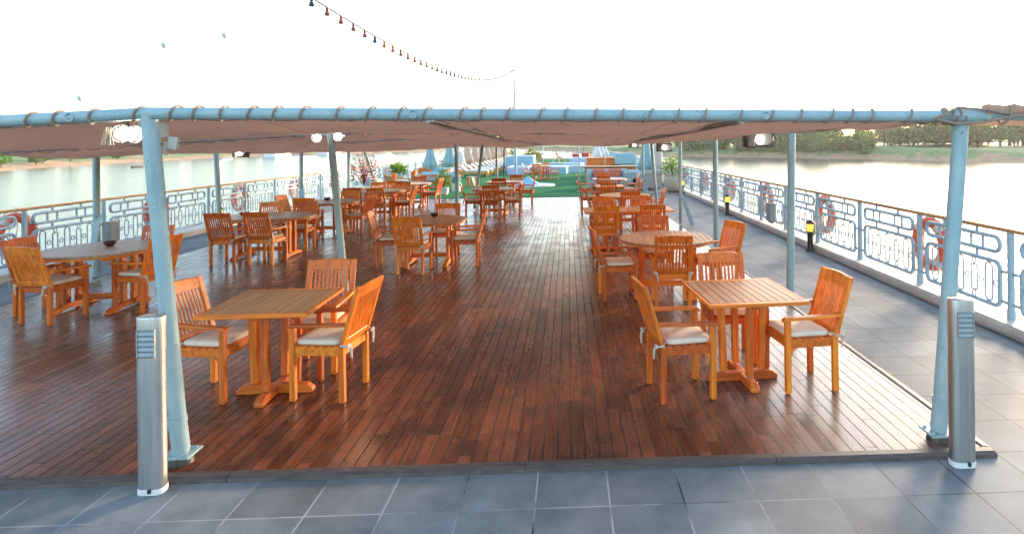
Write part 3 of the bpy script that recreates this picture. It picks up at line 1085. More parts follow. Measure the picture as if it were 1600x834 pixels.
def make_chair():
    """armchair facing +Y"""
    t = thing('armchair', '', 'armchair')
    LX, LY, LS = .188, .190, .042
    mb = MB()
    mb.box((0, LY, .375), (2 * LX - LS, .024, .060))
    mb.box((0, -LY, .375), (2 * LX - LS, .024, .060))
    for s_ in (-1, 1):
        mb.box((s_ * LX, 0, .375), (.024, 2 * LY - LS, .060))
    for k in range(6):
        mb.box((0, -.15 + .062 * k, .408), (2 * LX + .02, .052, .014))
    mb.build('seat', 'teak_x', t, .004)
    for s_ in (-1, 1):
        mb = MB()
        mb.box((s_ * LX, LY, .282), (LS, LS, .548))
        # curved bracket under the seat rail
        mb.prism([(0, 0), (-.055, 0), (-.03, -.016), (-.012, -.04), (0, -.085)], -.010, .010,
                 Matrix.Translation((s_ * LX, LY - LS / 2, .345)) @ Matrix.Rotation(R(90), 4, 'Y') @ Matrix.Rotation(R(90), 4, 'Z') @ Matrix.Scale(1, 4))
        mb.box((s_ * LX, LY, .004), (.030, .030, .008))
        mb.build('leg', 'teak_z', t, .004)
    for s_ in (-1, 1):
        mb = MB()
        mb.beam((s_ * LX, -LY - .004, 0), (s_ * LX, -LY, .42), LS, LS, (0, 1, 0))
        mb.build('leg', 'teak_z', t, .004)
    # reclined backrest
    ty = lambda z: -LY - (z - .40) * .30
    mb = MB()
    for s_ in (-1, 1):
        mb.beam((s_ * .192, ty(.40), .40), (s_ * .192, ty(.86), .86), .046, .028, (0, -1, .3))
    n = 8
    vs, fs = [], []
    for i in range(n + 1):
        x = -.169 + .338 * i / n
        c = .012 * (1 - (x / .169) ** 2)
        for dy, dz in ((-.013, -.085), (.013, -.085), (.013, -.004), (-.013, -.004)):
            z = .86 + dz + (c if dz > -.05 else 0)
            vs.append((x, ty(z) + dy - c * .8, z))
    for i in range(n):
        for k in range(4):
            fs.append((i * 4 + k, (i + 1) * 4 + k, (i + 1) * 4 + (k + 1) % 4, i * 4 + (k + 1) % 4))
    fs += [(0, 1, 2, 3), tuple(n * 4 + k for k in (3, 2, 1, 0))]
    mb.add(vs, fs)
    mb.beam((-.169, ty(.445), .445), (.169, ty(.445), .445), .024, .055, (0, -.3, 1))
    for k in range(9):
        x = -.140 + .035 * k
        mb.beam((x, ty(.465) - .002, .465), (x, ty(.785) - .006, .785), .021, .012, (0, -1, .3))
    mb.build('backrest', 'teak_z', t, .003)
    for s_ in (-1, 1):
        mb = MB()
        x = s_ * .197
        arc_board(mb, [(x, ty(.59) + .012, .582), (x + s_ * .008, -.11, .578), (x + s_ * .012, .04, .574), (x + s_ * .008, .16, .570), (x, .215, .564), (x, .232, .554)], .052, .024)
        mb.build('armrest', 'teak_y', t, .006, 2)
    # cushion with piped, rounded edge
    mb = MB()
    vs, fs = [], []
    lv = [(0, .93), (.006, .985), (.020, 1.0), (.034, .985), (.041, .93), (.046, .70), (.048, .35)]
    pr0 = rrect(.352, .352, .045, 4)
    for z, s_ in lv:
        for x, y in pr0:
            vs.append((x * s_, y * s_ + .012, .416 + z))
    n = len(pr0)
    for i in range(len(lv) - 1):
        for k in range(n):
            fs.append((i * n + k, i * n + (k + 1) % n, (i + 1) * n + (k + 1) % n, (i + 1) * n + k))
    fs.append(tuple(range(n))[::-1])
    fs.append(tuple(range((len(lv) - 1) * n, len(lv) * n)))
    mb.add(vs, fs, True)
    cu = mb.build('cushion', 'cushion', t)
    rg = random.Random(2)
    for s_ in (-1, 1):
        mb = MB()
        x, y, z = s_ * .188, -.214, .425
        mb.sweep([(s_ * .15, -.16, .43), (x - s_ * .015, y + .03, z + .01), (x + s_ * .026, y + .02, z + .004), (x + s_ * .024, y - .026, z), (x - s_ * .022, y - .034, z)], .009, 6)
        for q in range(2):
            dx = rg.uniform(-.03, .03)
            mb.sweep([(x + s_ * .01, y - .028, z), (x + dx * .6 + s_ * .012, y - .045, z - .02), (x + dx + s_ * .012, y - .046, z - .075 - .02 * q)], [.009, .010, .007], 6)
        mb.sweep([(x + s_ * .012 + .018 * math.cos(a), y - .034, z + .012 * math.sin(a)) for a in [k * math.pi / 4 for k in range(8)]], .008, 5, closed=True)
        mb.build('tie', 'tie', cu)
    return t
chair = make_chair()
chair_used = [False]
GRP_CH = 'teak armchairs round the dining tables'
def put_chair(x, y, deg, label, group=GRP_CH):
    return place(chair, chair_used, label, (x, y, .016), R(deg), group)
# headings: facing +Y (away) 0, facing -X (left) 90, facing the camera 180, facing +X (right) -90
N_, L_, S_, R_ = 0, 90, 180, -90

TZ = .71
def slat_top(mb, outline_x, x0, x1, w=.062, gap=.004, th=.026, fixed=None):
    """boards along Y; outline_x(x) gives half length at x"""
    n = max(1, round((x1 - x0) / w))
    w = (x1 - x0) / n
    for i in range(n):
        a, b_ = x0 + i * w + gap / 2, x0 + (i + 1) * w - gap / 2
        k = 4 if fixed is None else 1
        top = [(a + (b_ - a) * q / k, outline_x(a + (b_ - a) * q / k)) for q in range(k + 1)]
        poly = [(x, -y) for x, y in top] + [(x, y) for x, y in reversed(top)]
        if min(y for _, y in top) < .004:
            continue
        mb.prism(poly, TZ - th, TZ)
def square_table():
    t = thing('square_table', '', 'dining table')
    S = .39
    mb = MB()
    slat_top(mb, lambda x: S - .052, -S + .03, S - .03, .066, fixed=1)
    mb.build('tabletop', 'top_y', t, .002)
    mb = MB()
    for s_ in (-1, 1):
        mb.box((0, s_ * (S - .025), TZ - .014), (2 * S, .050, .028))
        mb.box((s_ * (S - .014), 0, TZ - .015), (.026, 2 * S - .104, .026))
    mb.build('top_frame', 'teak_x', t, .004)
    mb = MB()
    for k in (0, 1):
        mb.box((0, 0, TZ - .049), (.62, .045, .042) if k == 0 else (.045, .62, .0405))
    mb.build('top_bearer', 'teak_x', t, .004)
    for sx, sy in ((1, 0), (-1, 0), (0, 1), (0, -1)):
        mb = MB()
        mb.beam((sx * .155, sy * .155, .075), (sx * .175, sy * .175, TZ - .07), .052, .052, (abs(sy), abs(sx), 0))
        mb.build('column', 'teak_z', t, .005)
    for k in (0, 1):
        mb = MB()
        h = .068 if k == 0 else .066
        pr = [(-.285, 0), (.285, 0), (.285, .032), (.24, h), (-.24, h), (-.285, .032)]
        m_ = Matrix.Rotation(R(90), 4, 'X') if k == 0 else Matrix.Rotation(R(90), 4, 'Z') @ Matrix.Rotation(R(90), 4, 'X')
        mb.prism(pr, -.034, .034, m_)
        mb.build('foot', 'teak_x' if k == 0 else 'teak_y', t, .006)
    return t
def trestle_table(name, ax, ay, top_mat):
    """oval or round top on two column pairs with curved feet and a stretcher"""
    t = thing(name, '', 'dining table')
    mb = MB()
    slat_top(mb, lambda x: ay * math.sqrt(max(0, 1 - (x / ax) ** 2)), -ax, ax, .068)
    mb.build('tabletop', top_mat, t, .002)
    mb = MB()      # rim under the slats
    ring_ = [(ax * .94 * math.cos(2 * math.pi * k / 40), ay * .94 * math.sin(2 * math.pi * k / 40), TZ - .040) for k in range(40)]
    for k in range(40):
        mb.beam(ring_[k], ring_[(k + 1) % 40], .03, .026)
    mb.build('rim', 'teak_x', t)
    fx = ax * .52
    for s_ in (-1, 1):
        mb = MB()
        pr = [(-.36, 0), (-.25, 0), (-.18, .018), (.18, .018), (.25, 0), (.36, 0), (.36, .022), (.30, .058), (.15, .085), (-.15, .085), (-.30, .058), (-.36, .022)]
        mb.prism(pr, -.036, .036, Matrix.Translation((s_ * fx, 0, 0)) @ Matrix.Rotation(R(90), 4, 'Z') @ Matrix.Rotation(R(90), 4, 'X'))
        mb.build('foot', 'teak_y', t, .006)
        for q in (-1, 1):
            mb = MB()
            mb.box((s_ * fx, q * .095, (.085 + TZ - .09) / 2), (.045, .085, TZ - .175))
            mb.build('column', 'teak_z', t, .005)
        mb = MB()
        mb.box((s_ * fx, 0, TZ - .07), (.05, min(.8, ay * 1.4), .05))
        mb.build('top_bearer', 'teak_y', t, .005)
    mb = MB()
    mb.box((0, 0, .135), (2 * fx - .05, .04, .07))
    mb.build('stretcher', 'teak_x', t, .005)
    return t
sq = square_table(); sq_u = [False]
rd = trestle_table('round_table', .585, .585, 'top_y'); rd_u = [False]
rg_t = trestle_table('round_table', .60, .60, 'top_grey'); rg_u = [False]
ov = trestle_table('oval_table', .80, .56, 'top_grey'); ov_u = [False]
GT = 'teak dining tables on the plank deck'
Z0 = .016
place(sq, sq_u, 'square teak table nearest the front left awning post', (-2.29, 4.68, Z0), R(1.5), GT)
place(sq, sq_u, 'square teak table nearest the camera on the right of the deck', (1.385, 4.70, Z0), R(4), GT)
place(sq, sq_u, 'left one of the two square tables pushed side by side behind the right-hand round table', (.66, 10.55, Z0), R(2), GT)
place(sq, sq_u, 'right one of the two square tables pushed side by side behind the right-hand round table', (1.47, 10.68, Z0), R(-1), GT)
place(sq, sq_u, 'square teak table on the right between the far round tables', (1.15, 16.4, Z0), 0, GT)
place(rd, rd_u, 'round teak table behind the nearest square table on the right', (1.215, 7.40, Z0), R(-3), GT)
place(rd, rd_u, 'round teak table standing alone in the middle left with four chairs', (-2.24, 9.58, Z0), 0, GT)
place(rd, rd_u, 'round teak table on the right behind the pair of square tables', (1.28, 13.5, Z0), 0, GT)
place(rd, rd_u, 'round teak table near the turf in the middle, beside the slim post', (-2.01, 15.9, Z0), 0, GT)
place(rd, rd_u, 'farthest round teak table in the middle, at the turf edge', (-2.05, 18.9, Z0), 0, GT)
place(rd, rd_u, 'farthest round teak table on the right, at the turf edge', (1.36, 19.5, Z0), 0, GT)
place(rg_t, rg_u, 'round greyed teak table at far left with a bowl on it', (-5.62, 7.30, Z0), R(3), GT)
place(rg_t, rg_u, 'round greyed teak table behind the oval table on the left', (-5.16, 12.95, Z0), R(-4), GT)
place(rg_t, rg_u, 'round greyed teak table fourth in the left row, before the last one', (-4.93, 15.8, Z0), 0, GT)
place(rg_t, rg_u, 'last round greyed teak table in the left row, at the turf', (-4.87, 18.5, Z0), 0, GT)
place(ov, ov_u, 'oval greyed teak table in the left row with two chairs backing the camera', (-5.22, 10.42, Z0), R(0), GT)

CH = [
 # x, y, heading, label
 (-2.735, 4.695, R_ - 9, 'armchair on the left of the front left square table, facing right'),
 (-1.865, 4.665, L_ - 7, 'armchair on the right of the front left square table, turned towards it'),
 (-2.17, 5.20, S_ + 2, 'armchair behind the front left square table, facing the camera'),
 (.845, 4.50, R_ + 8, 'armchair on the left of the front right square table, facing right'),
 (1.815, 4.60, L_ + 6, 'armchair on the right of the front right square table, back to the walkway'),
 (1.41, 5.20, S_ - 3, 'armchair behind the front right square table, facing the camera'),
 (-5.76, 6.83, N_ - 12, 'armchair at the far left greyed round table with its back to the camera'),
 (-6.12, 7.16, R_ - 0, 'armchair at the left end of the far left round table, half hidden by another'),
 (-5.06, 7.22, L_ - 14, 'armchair on the right of the far left round table, behind the blue post'),
 (-5.55, 7.86, S_ - 4, 'armchair behind the far left round table, facing the camera'),
 (-5.52, 9.83, N_ - 4, 'left one of two armchairs backing the camera at the oval table'),
 (-4.93, 9.86, N_ - 6, 'right one of two armchairs backing the camera at the oval table'),
 (-5.56, 10.95, S_, 'left one of two armchairs on the far side of the oval table'),
 (-4.93, 10.98, S_ + 3, 'right one of two armchairs on the far side of the oval table'),
 (-5.80, 12.75, R_ - 6, 'armchair at the left end of the greyed round table behind the oval table'),
 (-5.32, 12.32, N_ + 4, 'armchair backing the camera at the greyed round table behind the oval one'),
 (-5.05, 13.55, S_, 'armchair on the far side of the greyed round table behind the oval one'),
 (-4.52, 12.80, L_ - 10, 'armchair on the right of the greyed round table behind the oval one'),
 (-5.35, 15.0, N_ + 6, 'left one of two armchairs backing the camera at the fourth left table'),
 (-4.72, 14.95, N_ - 3, 'right one of two armchairs backing the camera at the fourth left table'),
 (-5.35, 16.5, S_, 'left one of two armchairs on the far side of the fourth left table'),
 (-4.66, 16.55, S_ + 4, 'right one of two armchairs on the far side of the fourth left table'),
 (-4.28, 15.5, L_, 'armchair at the right end of the fourth left table'),
 (-5.50, 18.3, R_, 'armchair at the left end of the last table in the left row'),
 (-5.08, 17.75, N_, 'armchair backing the camera at the last table in the left row'),
 (-4.85, 19.2, S_, 'armchair on the far side of the last table in the left row'),
 (-4.24, 18.4, L_ - 8, 'armchair at the right end of the last table in the left row'),
 (-2.83, 9.50, R_ + 6, 'armchair on the left of the lone middle round table, facing right'),
 (-2.33, 8.96, N_ - 5, 'armchair backing the camera at the lone middle round table'),
 (-1.64, 9.45, L_ + 3, 'armchair on the right of the lone middle round table, side-on'),
 (-2.12, 10.22, S_ + 3, 'armchair on the far side of the lone middle round table'),
 (-2.52, 15.7, R_ + 8, 'armchair on the left of the middle table beside the slim post'),
 (-1.97, 15.33, N_, 'armchair backing the camera at the middle table beside the slim post'),
 (-1.50, 15.75, L_ + 4, 'armchair on the right of the middle table beside the slim post'),
 (-2.65, 18.4, R_, 'armchair on the left of the farthest middle table'),
 (-1.75, 19.5, S_, 'armchair on the far side of the farthest middle table'),
 (-2.1, 18.2, N_, 'armchair backing the camera at the farthest middle table'),
 (-1.36, 18.8, L_, 'armchair on the right of the farthest middle table, against the turf'),
 (.60, 7.30, R_ + 5, 'armchair on the left of the right-hand round table, facing right'),
 (1.19, 6.88, N_ - 3, 'armchair backing the camera at the right-hand round table'),
 (1.20, 8.08, S_ - 2, 'armchair on the far side of the right-hand round table'),
 (1.88, 7.52, L_ + 22, 'armchair on the right of the right-hand round table, turned away from the walkway'),
 (.62, 10.08, N_ + 2, 'armchair backing the camera at the left one of the paired square tables'),
 (1.43, 10.15, N_ - 4, 'armchair backing the camera at the right one of the paired square tables'),
 (.68, 11.13, S_, 'armchair on the far side of the left one of the paired square tables'),
 (1.44, 11.22, S_ + 2, 'armchair on the far side of the right one of the paired square tables'),
 (.70, 13.3, R_ + 4, 'armchair on the left of the round table behind the paired square tables'),
 (1.32, 12.85, N_, 'armchair backing the camera at the round table behind the paired square tables'),
 (1.86, 13.3, L_, 'armchair on the right of the round table behind the paired square tables'),
 (.56, 16.2, R_, 'armchair on the left of the far square table on the right'),
 (1.06, 15.9, N_, 'armchair backing the camera at the far square table on the right'),
 (1.75, 16.5, L_, 'armchair on the right of the far square table on the right'),
 (.60, 19.2, R_, 'armchair on the left of the farthest right table, against the turf'),
 (1.10, 18.9, N_, 'armchair backing the camera at the farthest right table'),
 (1.20, 20.1, S_, 'armchair on the far side of the farthest right table'),
 (1.95, 18.9, L_, 'armchair on the right of the farthest right table'),
]
for c in CH:
    put_chair(*c)

# bowls
def bowl():
    mb = MB()
    mb.lathe([(.028, 0), (.034, .004), (.060, .030), (.072, .052), (.066, .060), (.060, .052), (.045, .030), (.0, .018)], 22)
    return tag(mb.build('wooden_bowl', 'bowl'), '', 'bowl', 'dark wooden bowls on the tables')
bw = bowl(); bu = [False]
for x, y, s in ((-5.60, 7.42, 'dark wooden bowl on the far left greyed round table'), (-5.62, 10.42, 'dark wooden bowl on the oval table, left of its middle'),
                (-2.23, 9.88, 'dark wooden bowl on the lone round table in the middle'), (-5.28, 13.1, 'dark wooden bowl on the table behind the oval one'),
                (-5.28, 15.75, 'dark wooden bowl on the fourth table in the left row'), (-5.0, 18.4, 'dark wooden bowl on the last table in the left row'),
                (-2.0, 15.9, 'dark wooden bowl on the middle table beside the slim post')):
    place(bw, bu, s, (x, y, Z0 + TZ))

# ------------------------------------------------------------------ turf area
TU = .022
M['cloth_teal'] = simple('teal_parasol_cloth', (.22, .37, .40), (.30, .44, .46), 6, .85, 0, .2, (8, 8, .6))
M['cloth_beige'] = simple('beige_parasol_cloth', (.50, .33, .24), (.62, .46, .37), 6, .85, 0, .2, (8, 8, .6))
M['cloth_white'] = simple('white_towel_cloth', (.72, .70, .68), (.6, .58, .56), 8, .9, 0, .2)
M['cloth_blue'] = simple('pale_blue_cushion', (.33, .52, .58), (.26, .44, .50), 6, .85, 0, .2)
M['cloth_orange'] = simple('orange_cushion', (.75, .20, .03), (.65, .15, .03), 6, .8, 0, .2)
M['cloth_salmon'] = simple('salmon_cushion', (.72, .20, .11), (.62, .16, .09), 6, .8, 0, .2)
M['sofa_grey'] = simple('grey_woven_sofa', (.40, .47, .46), (.32, .38, .38), 40, .8, 0, .3)
M['wicker'] = simple('beige_woven_sofa', (.47, .44, .37), (.38, .35, .29), 40, .8, 0, .3)
M['pool_blue'] = simple('blue_mosaic', (.13, .32, .46), (.28, .46, .56), 16, .3, 0, .1)
M['pool_water'] = simple('pool_water', (.03, .42, .46), (.06, .5, .52), 1.5, .08)
M['pool_lilac'] = simple('pale_mosaic', (.36, .40, .60), (.45, .45, .58), 16, .35)
M['red_paint'] = simple('red_paint', (.55, .02, .03), (.48, .015, .02), 5, .5)
M['terracotta'] = simple('terracotta', (.50, .20, .09), (.42, .16, .07), 6, .8)
M['stone_pot'] = simple('stone_pot', (.50, .42, .33), (.42, .35, .27), 5, .75, 0, .1)
M['mast_paint'] = simple('pale_mast_paint', (.30, .42, .48), (.25, .36, .43), 4, .4)
M['olive_wicker'] = simple('olive_wicker', (.26, .22, .09), (.20, .17, .07), 20, .8)

def parasol(loc, label, mat, h=2.25, r=.24, grp='folded parasols on the turf'):
    t = thing('folded_parasol', label, 'parasol', loc, 0, grp)
    mb = MB()
    mb.lathe([(.24, 0), (.24, .05), (.05, .07), (.05, .16)], 12)
    mb.build('base', 'grey_box', t)
    mb = MB()
    mb.cyl((0, 0, .10), (0, 0, h + .08), .022, 8)
    mb.build('pole', 'teak_z', t)
    mb = MB()
    n = 32
    rows = [(.03, h + .04), (.07, h - .05), (.11, h - .4), (.15, h - .9), (r * .85, h - 1.3), (r, h - 1.58)]
    vs, fs = [], []
    for i, (rr, z) in enumerate(rows):
        for k in range(n):
            a = 2 * math.pi * k / n
            q = rr * (1 + (.30 if i else 0) * math.cos(8 * a) * min(1, i / 3))
            vs.append((q * math.cos(a), q * math.sin(a), z + (.07 * math.cos(8 * a) if i == len(rows) - 1 else 0)))
    for i in range(len(rows) - 1):
        for k in range(n):
            fs.append((i * n + k, i * n + (k + 1) % n, (i + 1) * n + (k + 1) % n, (i + 1) * n + k))
    fs.append(tuple(range(n)))
    fs.append(tuple(range((len(rows) - 1) * n, len(rows) * n)))
    mb.add(vs, fs, True)
    mb.build('folded_cloth', mat, t)
    return t
def sprigs(mb, n, c, r, h, leaf, rg, up=.6):
    for _ in range(n):
        a = rg.uniform(0, 6.28)
        q = math.sqrt(rg.random())
        p = Vector((c[0] + r * q * math.cos(a), c[1] + r * q * math.sin(a), c[2] + h * rg.random() ** .8 * (1 - .5 * q * q)))
        d = Vector((rg.gauss(0, 1), rg.gauss(0, 1), rg.gauss(up, .8))).normalized()
        e = d.orthogonal().normalized()
        e = Matrix.Rotation(rg.uniform(0, 6.28), 3, d) @ e
        L = leaf * rg.uniform(.6, 1.3)
        mb.add([p, p + d * L * .5 + e * L * .25, p + d * L, p + d * L * .5 - e * L * .25], [(0, 1, 2, 3)])
def stems(mb, n, c, r, h, rg):
    for _ in range(n):
        a = rg.uniform(0, 6.28)
        q = r * rg.random()
        mb.sweep([c, (c[0] + q * .4 * math.cos(a), c[1] + q * .4 * math.sin(a), c[2] + h * .5), (c[0] + q * math.cos(a), c[1] + q * math.sin(a), c[2] + h * rg.uniform(.7, 1))], [.012, .008, .004], 4)

# teal parasols, then the beige row by the loungers
parasol((-6.72, 29.0, TU), 'folded grey-blue parasol, left of the pair beside the slatted seats', 'cloth_teal', 2.35, .30)
parasol((-6.20, 31.0, TU), 'folded grey-blue parasol, right of the pair beside the slatted seats', 'cloth_teal', 2.35, .32)
parasol((3.18, 24.0, TU), 'large folded teal parasol beside the beige woven armchair', 'cloth_teal', 2.35, .30)
for k in range(9):
    parasol((-6.35 + .05 * k, 34.6 + 2.6 * k, TU), '%s beige folded parasol of the row along the left loungers' % ordn[k], 'cloth_beige' if k else 'cloth_white', 2.3, .30, 'beige folded parasols along the loungers')
for k, (x, y) in enumerate(((2.3, 47), (2.75, 49.5), (3.2, 52), (2.55, 54.5))):
    parasol((x, y, TU), '%s pale folded parasol of the far right group behind the bar' % ordn[k], 'cloth_white' if k != 3 else 'cloth_beige', 2.3, .32, 'pale folded parasols behind the bar')

def lounger():
    t = thing('sun_lounger', '', 'sun lounger')
    mb = MB()
    for s_ in (-1, 1):
        mb.box((0, s_ * .30, .24), (1.9, .05, .12))
    mb.box((.93, 0, .24), (.05, .6, .12))
    mb.box((-.93, 0, .24), (.05, .6, .12))
    for k in range(12):
        mb.box((-.1 + .085 * k, 0, .305), (.065, .62, .02))
    mb.build('frame', 'rail_wood', t)
    for x in (-.9, .9):
        for s_ in (-1, 1):
            mb = MB()
            mb.box((x, s_ * .29, .10), (.09, .07, .20))
            mb.build('leg', 'rail_wood', t)
    mb = MB()
    mb.prism(rrect(1.15, .60, .05, 3, (.36, 0)), .315, .40)
    mb.build('mattress', 'cloth_white', t, .01)
    mb = MB()
    mb.box((0, 0, 0), (.8, .60, .08))
    o = mb.build('backrest', 'cloth_white', t, .015)
    o.location = (-.52, 0, .52)
    o.rotation_euler = (0, R(34), 0)
    mb = MB()
    mb.sweep([(-.3, -.3, .30), (-.72, -.3, .72), (-.72, .3, .72), (-.3, .3, .30)], .018, 5)
    mb.build('back_frame', 'teak_x', t)
    return t
lo = lounger(); lu = [False]
for k in range(15):
    place(lo, lu, 'wooden sun lounger with white mattress, number %d from the front in the left row' % (k + 1), (-5.55 + .022 * k, 34.2 + 1.7 * k, TU), R(0), 'sun loungers in the left row')

# slatted seats with blue cushions at the left edge of the turf
def slat_seat(loc, rz, label, w=.84):
    t = thing('slatted_seat', label, 'garden seat', loc, rz, 'slatted seats with blue cushions')
    mb = MB()
    mb.box((0, .3, .17), (w, .6, .05))
    mb.build('seat', 'teak_x', t)
    mb = MB()
    mb.box((0, -.01, .52), (w, .035, .05)); mb.box((0, -.01, .16), (w, .034, .05))
    for k in range(9):
        mb.box((-w / 2 + .04 + k * (w - .08) / 8, -.01, .34), (.035, .022, .32))
    mb.build('backrest', 'teak_z', t)
    for s_ in (-1, 1):
        mb = MB()
        mb.box((s_ * (w / 2 - .02), .58, .25), (.04, .04, .50)); mb.box((s_ * (w / 2 - .02), .3, .50), (.06, .6, .03)); mb.box((s_ * (w / 2 - .02), -.01, .07), (.045, .045, .14))
        mb.build('armrest', 'teak_y', t)
    mb = MB(); mb.prism(rrect(w - .1, .54, .04, 3, (0, .3)), .20, .31); mb.build('cushion', 'cloth_blue', t, .015)
    mb = MB(); mb.box((0, .06, .48), (w - .1, .12, .40), (-.15, 0, 0)); mb.build('back_cushion', 'cloth_blue', t, .03)
    return t
slat_seat((-5.2, 25.7, TU), 0, 'slatted wooden seat with pale blue cushion, its back to the camera')
slat_seat((-6.15, 26.5, TU), .1, 'slatted wooden seat half hidden behind the green shrub')
t = thing('side_table', 'low slatted wooden side table beside the slatted seats', 'side table', (-4.25, 26.4, TU))
mb = MB(); mb.box((0, 0, .43), (.5, .5, .04)); mb.build('tabletop', 'top_y', t)
for sx in (-1, 1):
    for sy in (-1, 1):
        mb = MB(); mb.box((sx * .21, sy * .21, .205), (.05, .05, .41)); mb.build('leg', 'teak_z', t)
# sofas with orange frames
def frame_sofa(loc, rz, label, w):
    t = thing('garden_sofa', label, 'sofa', loc, rz, 'orange wood sofas at the left railing')
    mb = MB()
    mb.box((0, .34, .22), (w, .72, .06)); mb.box((0, -.02, .62), (w, .05, .06))
    for k in range(7):
        mb.box((-w / 2 + .06 + k * (w - .12) / 6, -.02, .42), (.06, .03, .36))
    mb.build('frame', 'rail_wood', t)
    for s_ in (-1, 1):
        mb = MB(); mb.box((s_ * (w / 2 - .03), .36, .48), (.06, .74, .05)); mb.box((s_ * (w / 2 - .03), .68, .23), (.06, .06, .45)); mb.box((s_ * (w / 2 - .03), 0, .12), (.06, .06, .24))
        mb.build('arm', 'rail_wood', t)
    mb = MB(); mb.prism(rrect(w - .16, .62, .05, 3, (0, .34)), .255, .40); mb.build('seat_cushion', 'cloth_blue', t, .02)
    for s_ in (-1, 1):
        mb = MB(); mb.box((s_ * w * .22, .10, .56), (w * .4, .13, .34), (-.2, 0, 0)); mb.build('back_cushion', 'cloth_orange' if s_ > 0 else 'cloth_blue', t, .03)
    return t
frame_sofa((-7.6, 25.2, TU), R(-60), 'orange wooden sofa with blue cushions nearest the pink shrub', 1.5)
frame_sofa((-7.35, 28.2, TU), R(-80), 'orange wooden sofa with blue cushions behind the first one', 1.6)
frame_sofa((-6.9, 30.2, TU), R(180), 'orange wooden sofa facing the camera by the left railing', 1.6)
# planters
def potted(name, loc, label, pot, plant, cat='potted plant'):
    t = thing(name, label, cat, loc)
    pot(t); plant(t)
    return t
def square_pot(w, h, mat):
    def f(t):
        mb = MB()
        a, b_ = w / 2, w / 2 * .8
        vs = [(-b_, -b_, 0), (b_, -b_, 0), (b_, b_, 0), (-b_, b_, 0), (-a, -a, h), (a, -a, h), (a, a, h), (-a, a, h)]
        mb.add(vs, [(0, 3, 2, 1), (4, 5, 6, 7), (0, 1, 5, 4), (1, 2, 6, 5), (2, 3, 7, 6), (3, 0, 4, 7)])
        mb.build('pot', mat, t, .012)
    return f
def bushy(n, z, r, h, leaf, lm, flower=None, nf=0, seed=1, ns=8):
    def f(t):
        rg = random.Random(seed)
        mb = MB(); stems(mb, ns, (0, 0, z), r * .8, h * .9, rg); mb.build('stems', 'bark', t)
        mb = MB(); sprigs(mb, n, (0, 0, z), r, h, leaf, rg); mb.build('leaves', lm, t)
        if flower:
            mb = MB(); sprigs(mb, nf, (0, 0, z + h * .15), r * 1.05, h * 1.0, leaf * .8, rg); struct(mb.build('flowers', flower, t), 'stuff')
    return f
potted('flowering_shrub', (-7.15, 20.9, .0), 'pink flowering shrub in a stone planter at the left railing', square_pot(.75, .45, 'stone_pot'), bushy(150, .5, .46, 1.15, .11, 'leaf', 'petal_pink', 330, 11, 14))
potted('green_shrub', (-4.75, 22.6, TU), 'loose green shrub in a small white pot at the turf edge', square_pot(.36, .26, 'white'), bushy(420, .22, .30, .72, .10, 'leaf', None, 0, 12, 9))
def ball_plant(t):
    rg = random.Random(8)
    mb = MB()
    for _ in range(420):
        d = Vector((rg.gauss(0, 1), rg.gauss(0, 1), rg.gauss(.2, 1))).normalized()
        e = d.orthogonal().normalized()
        e = Matrix.Rotation(rg.uniform(0, 6.28), 3, d) @ e
        p = Vector((0, 0, .46)) + d * .05
        L = .17 * rg.uniform(.85, 1.1)
        mb.add([p, p + d * L * .6 + e * .022, p + d * L, p + d * L * .6 - e * .022], [(0, 1, 2, 3)])
    mb.build('leaves', leafmat('silver_leaf', (.20, .36, .36), (.34, .50, .48)), t)
potted('round_agave', (-4.52, 23.9, TU), 'round silvery-blue plant in a white cube pot beside the slatted seat', square_pot(.36, .32, 'white'), ball_plant)
potted('yucca', (-7.75, 27.2, TU), 'small bright yucca in a pot behind the orange sofa', square_pot(.4, .55, 'blue'), bushy(160, .6, .28, .42, .20, 'leaf_bright', None, 0, 13, 4))
potted('yucca', (-7.2, 31.8, TU), 'small bright yucca in a pot left of the folded parasols', square_pot(.4, .5, 'stone_pot'), bushy(130, .5, .26, .45, .20, 'leaf_bright', None, 0, 14, 4))
potted('pink_geranium', (-6.9, 33.2, TU), 'pink flowers in a terracotta pot between the folded parasols', square_pot(.5, .45, 'terracotta'), bushy(90, .45, .3, .7, .1, 'leaf', 'petal_pink', 170, 15, 6))
potted('green_shrub', (-5.6, 59.5, TU), 'yellowish shrub at the far end of the lounger row', square_pot(.6, .5, 'terracotta'), bushy(260, .5, .5, .9, .16, 'leaf_bright', 'petal_yellow', 60, 16, 8))
potted('olive_shrub', (-2.9, 47.5, TU), 'olive brown shrub behind the blue hot tub', square_pot(.7, .5, 'stone_pot'), bushy(520, .5, .8, 1.0, .18, 'leaf_olive', None, 0, 17, 10))
def big_pot(t):
    mb = MB()
    mb.lathe([(.20, 0), (.26, .05), (.33, .25), (.35, .40), (.32, .53), (.27, .60), (.30, .64), (.31, .66), (.26, .66), (.24, .58)], 24)
    mb.build('pot', 'stone_pot', t)
potted('yellow_flower_pot', (4.0, 22.6, TU), 'yellow flowering plant in a big round beige pot on the right', big_pot, bushy(420, .62, .42, .75, .10, 'leaf_bright', 'petal_yellow', 170, 18, 14))

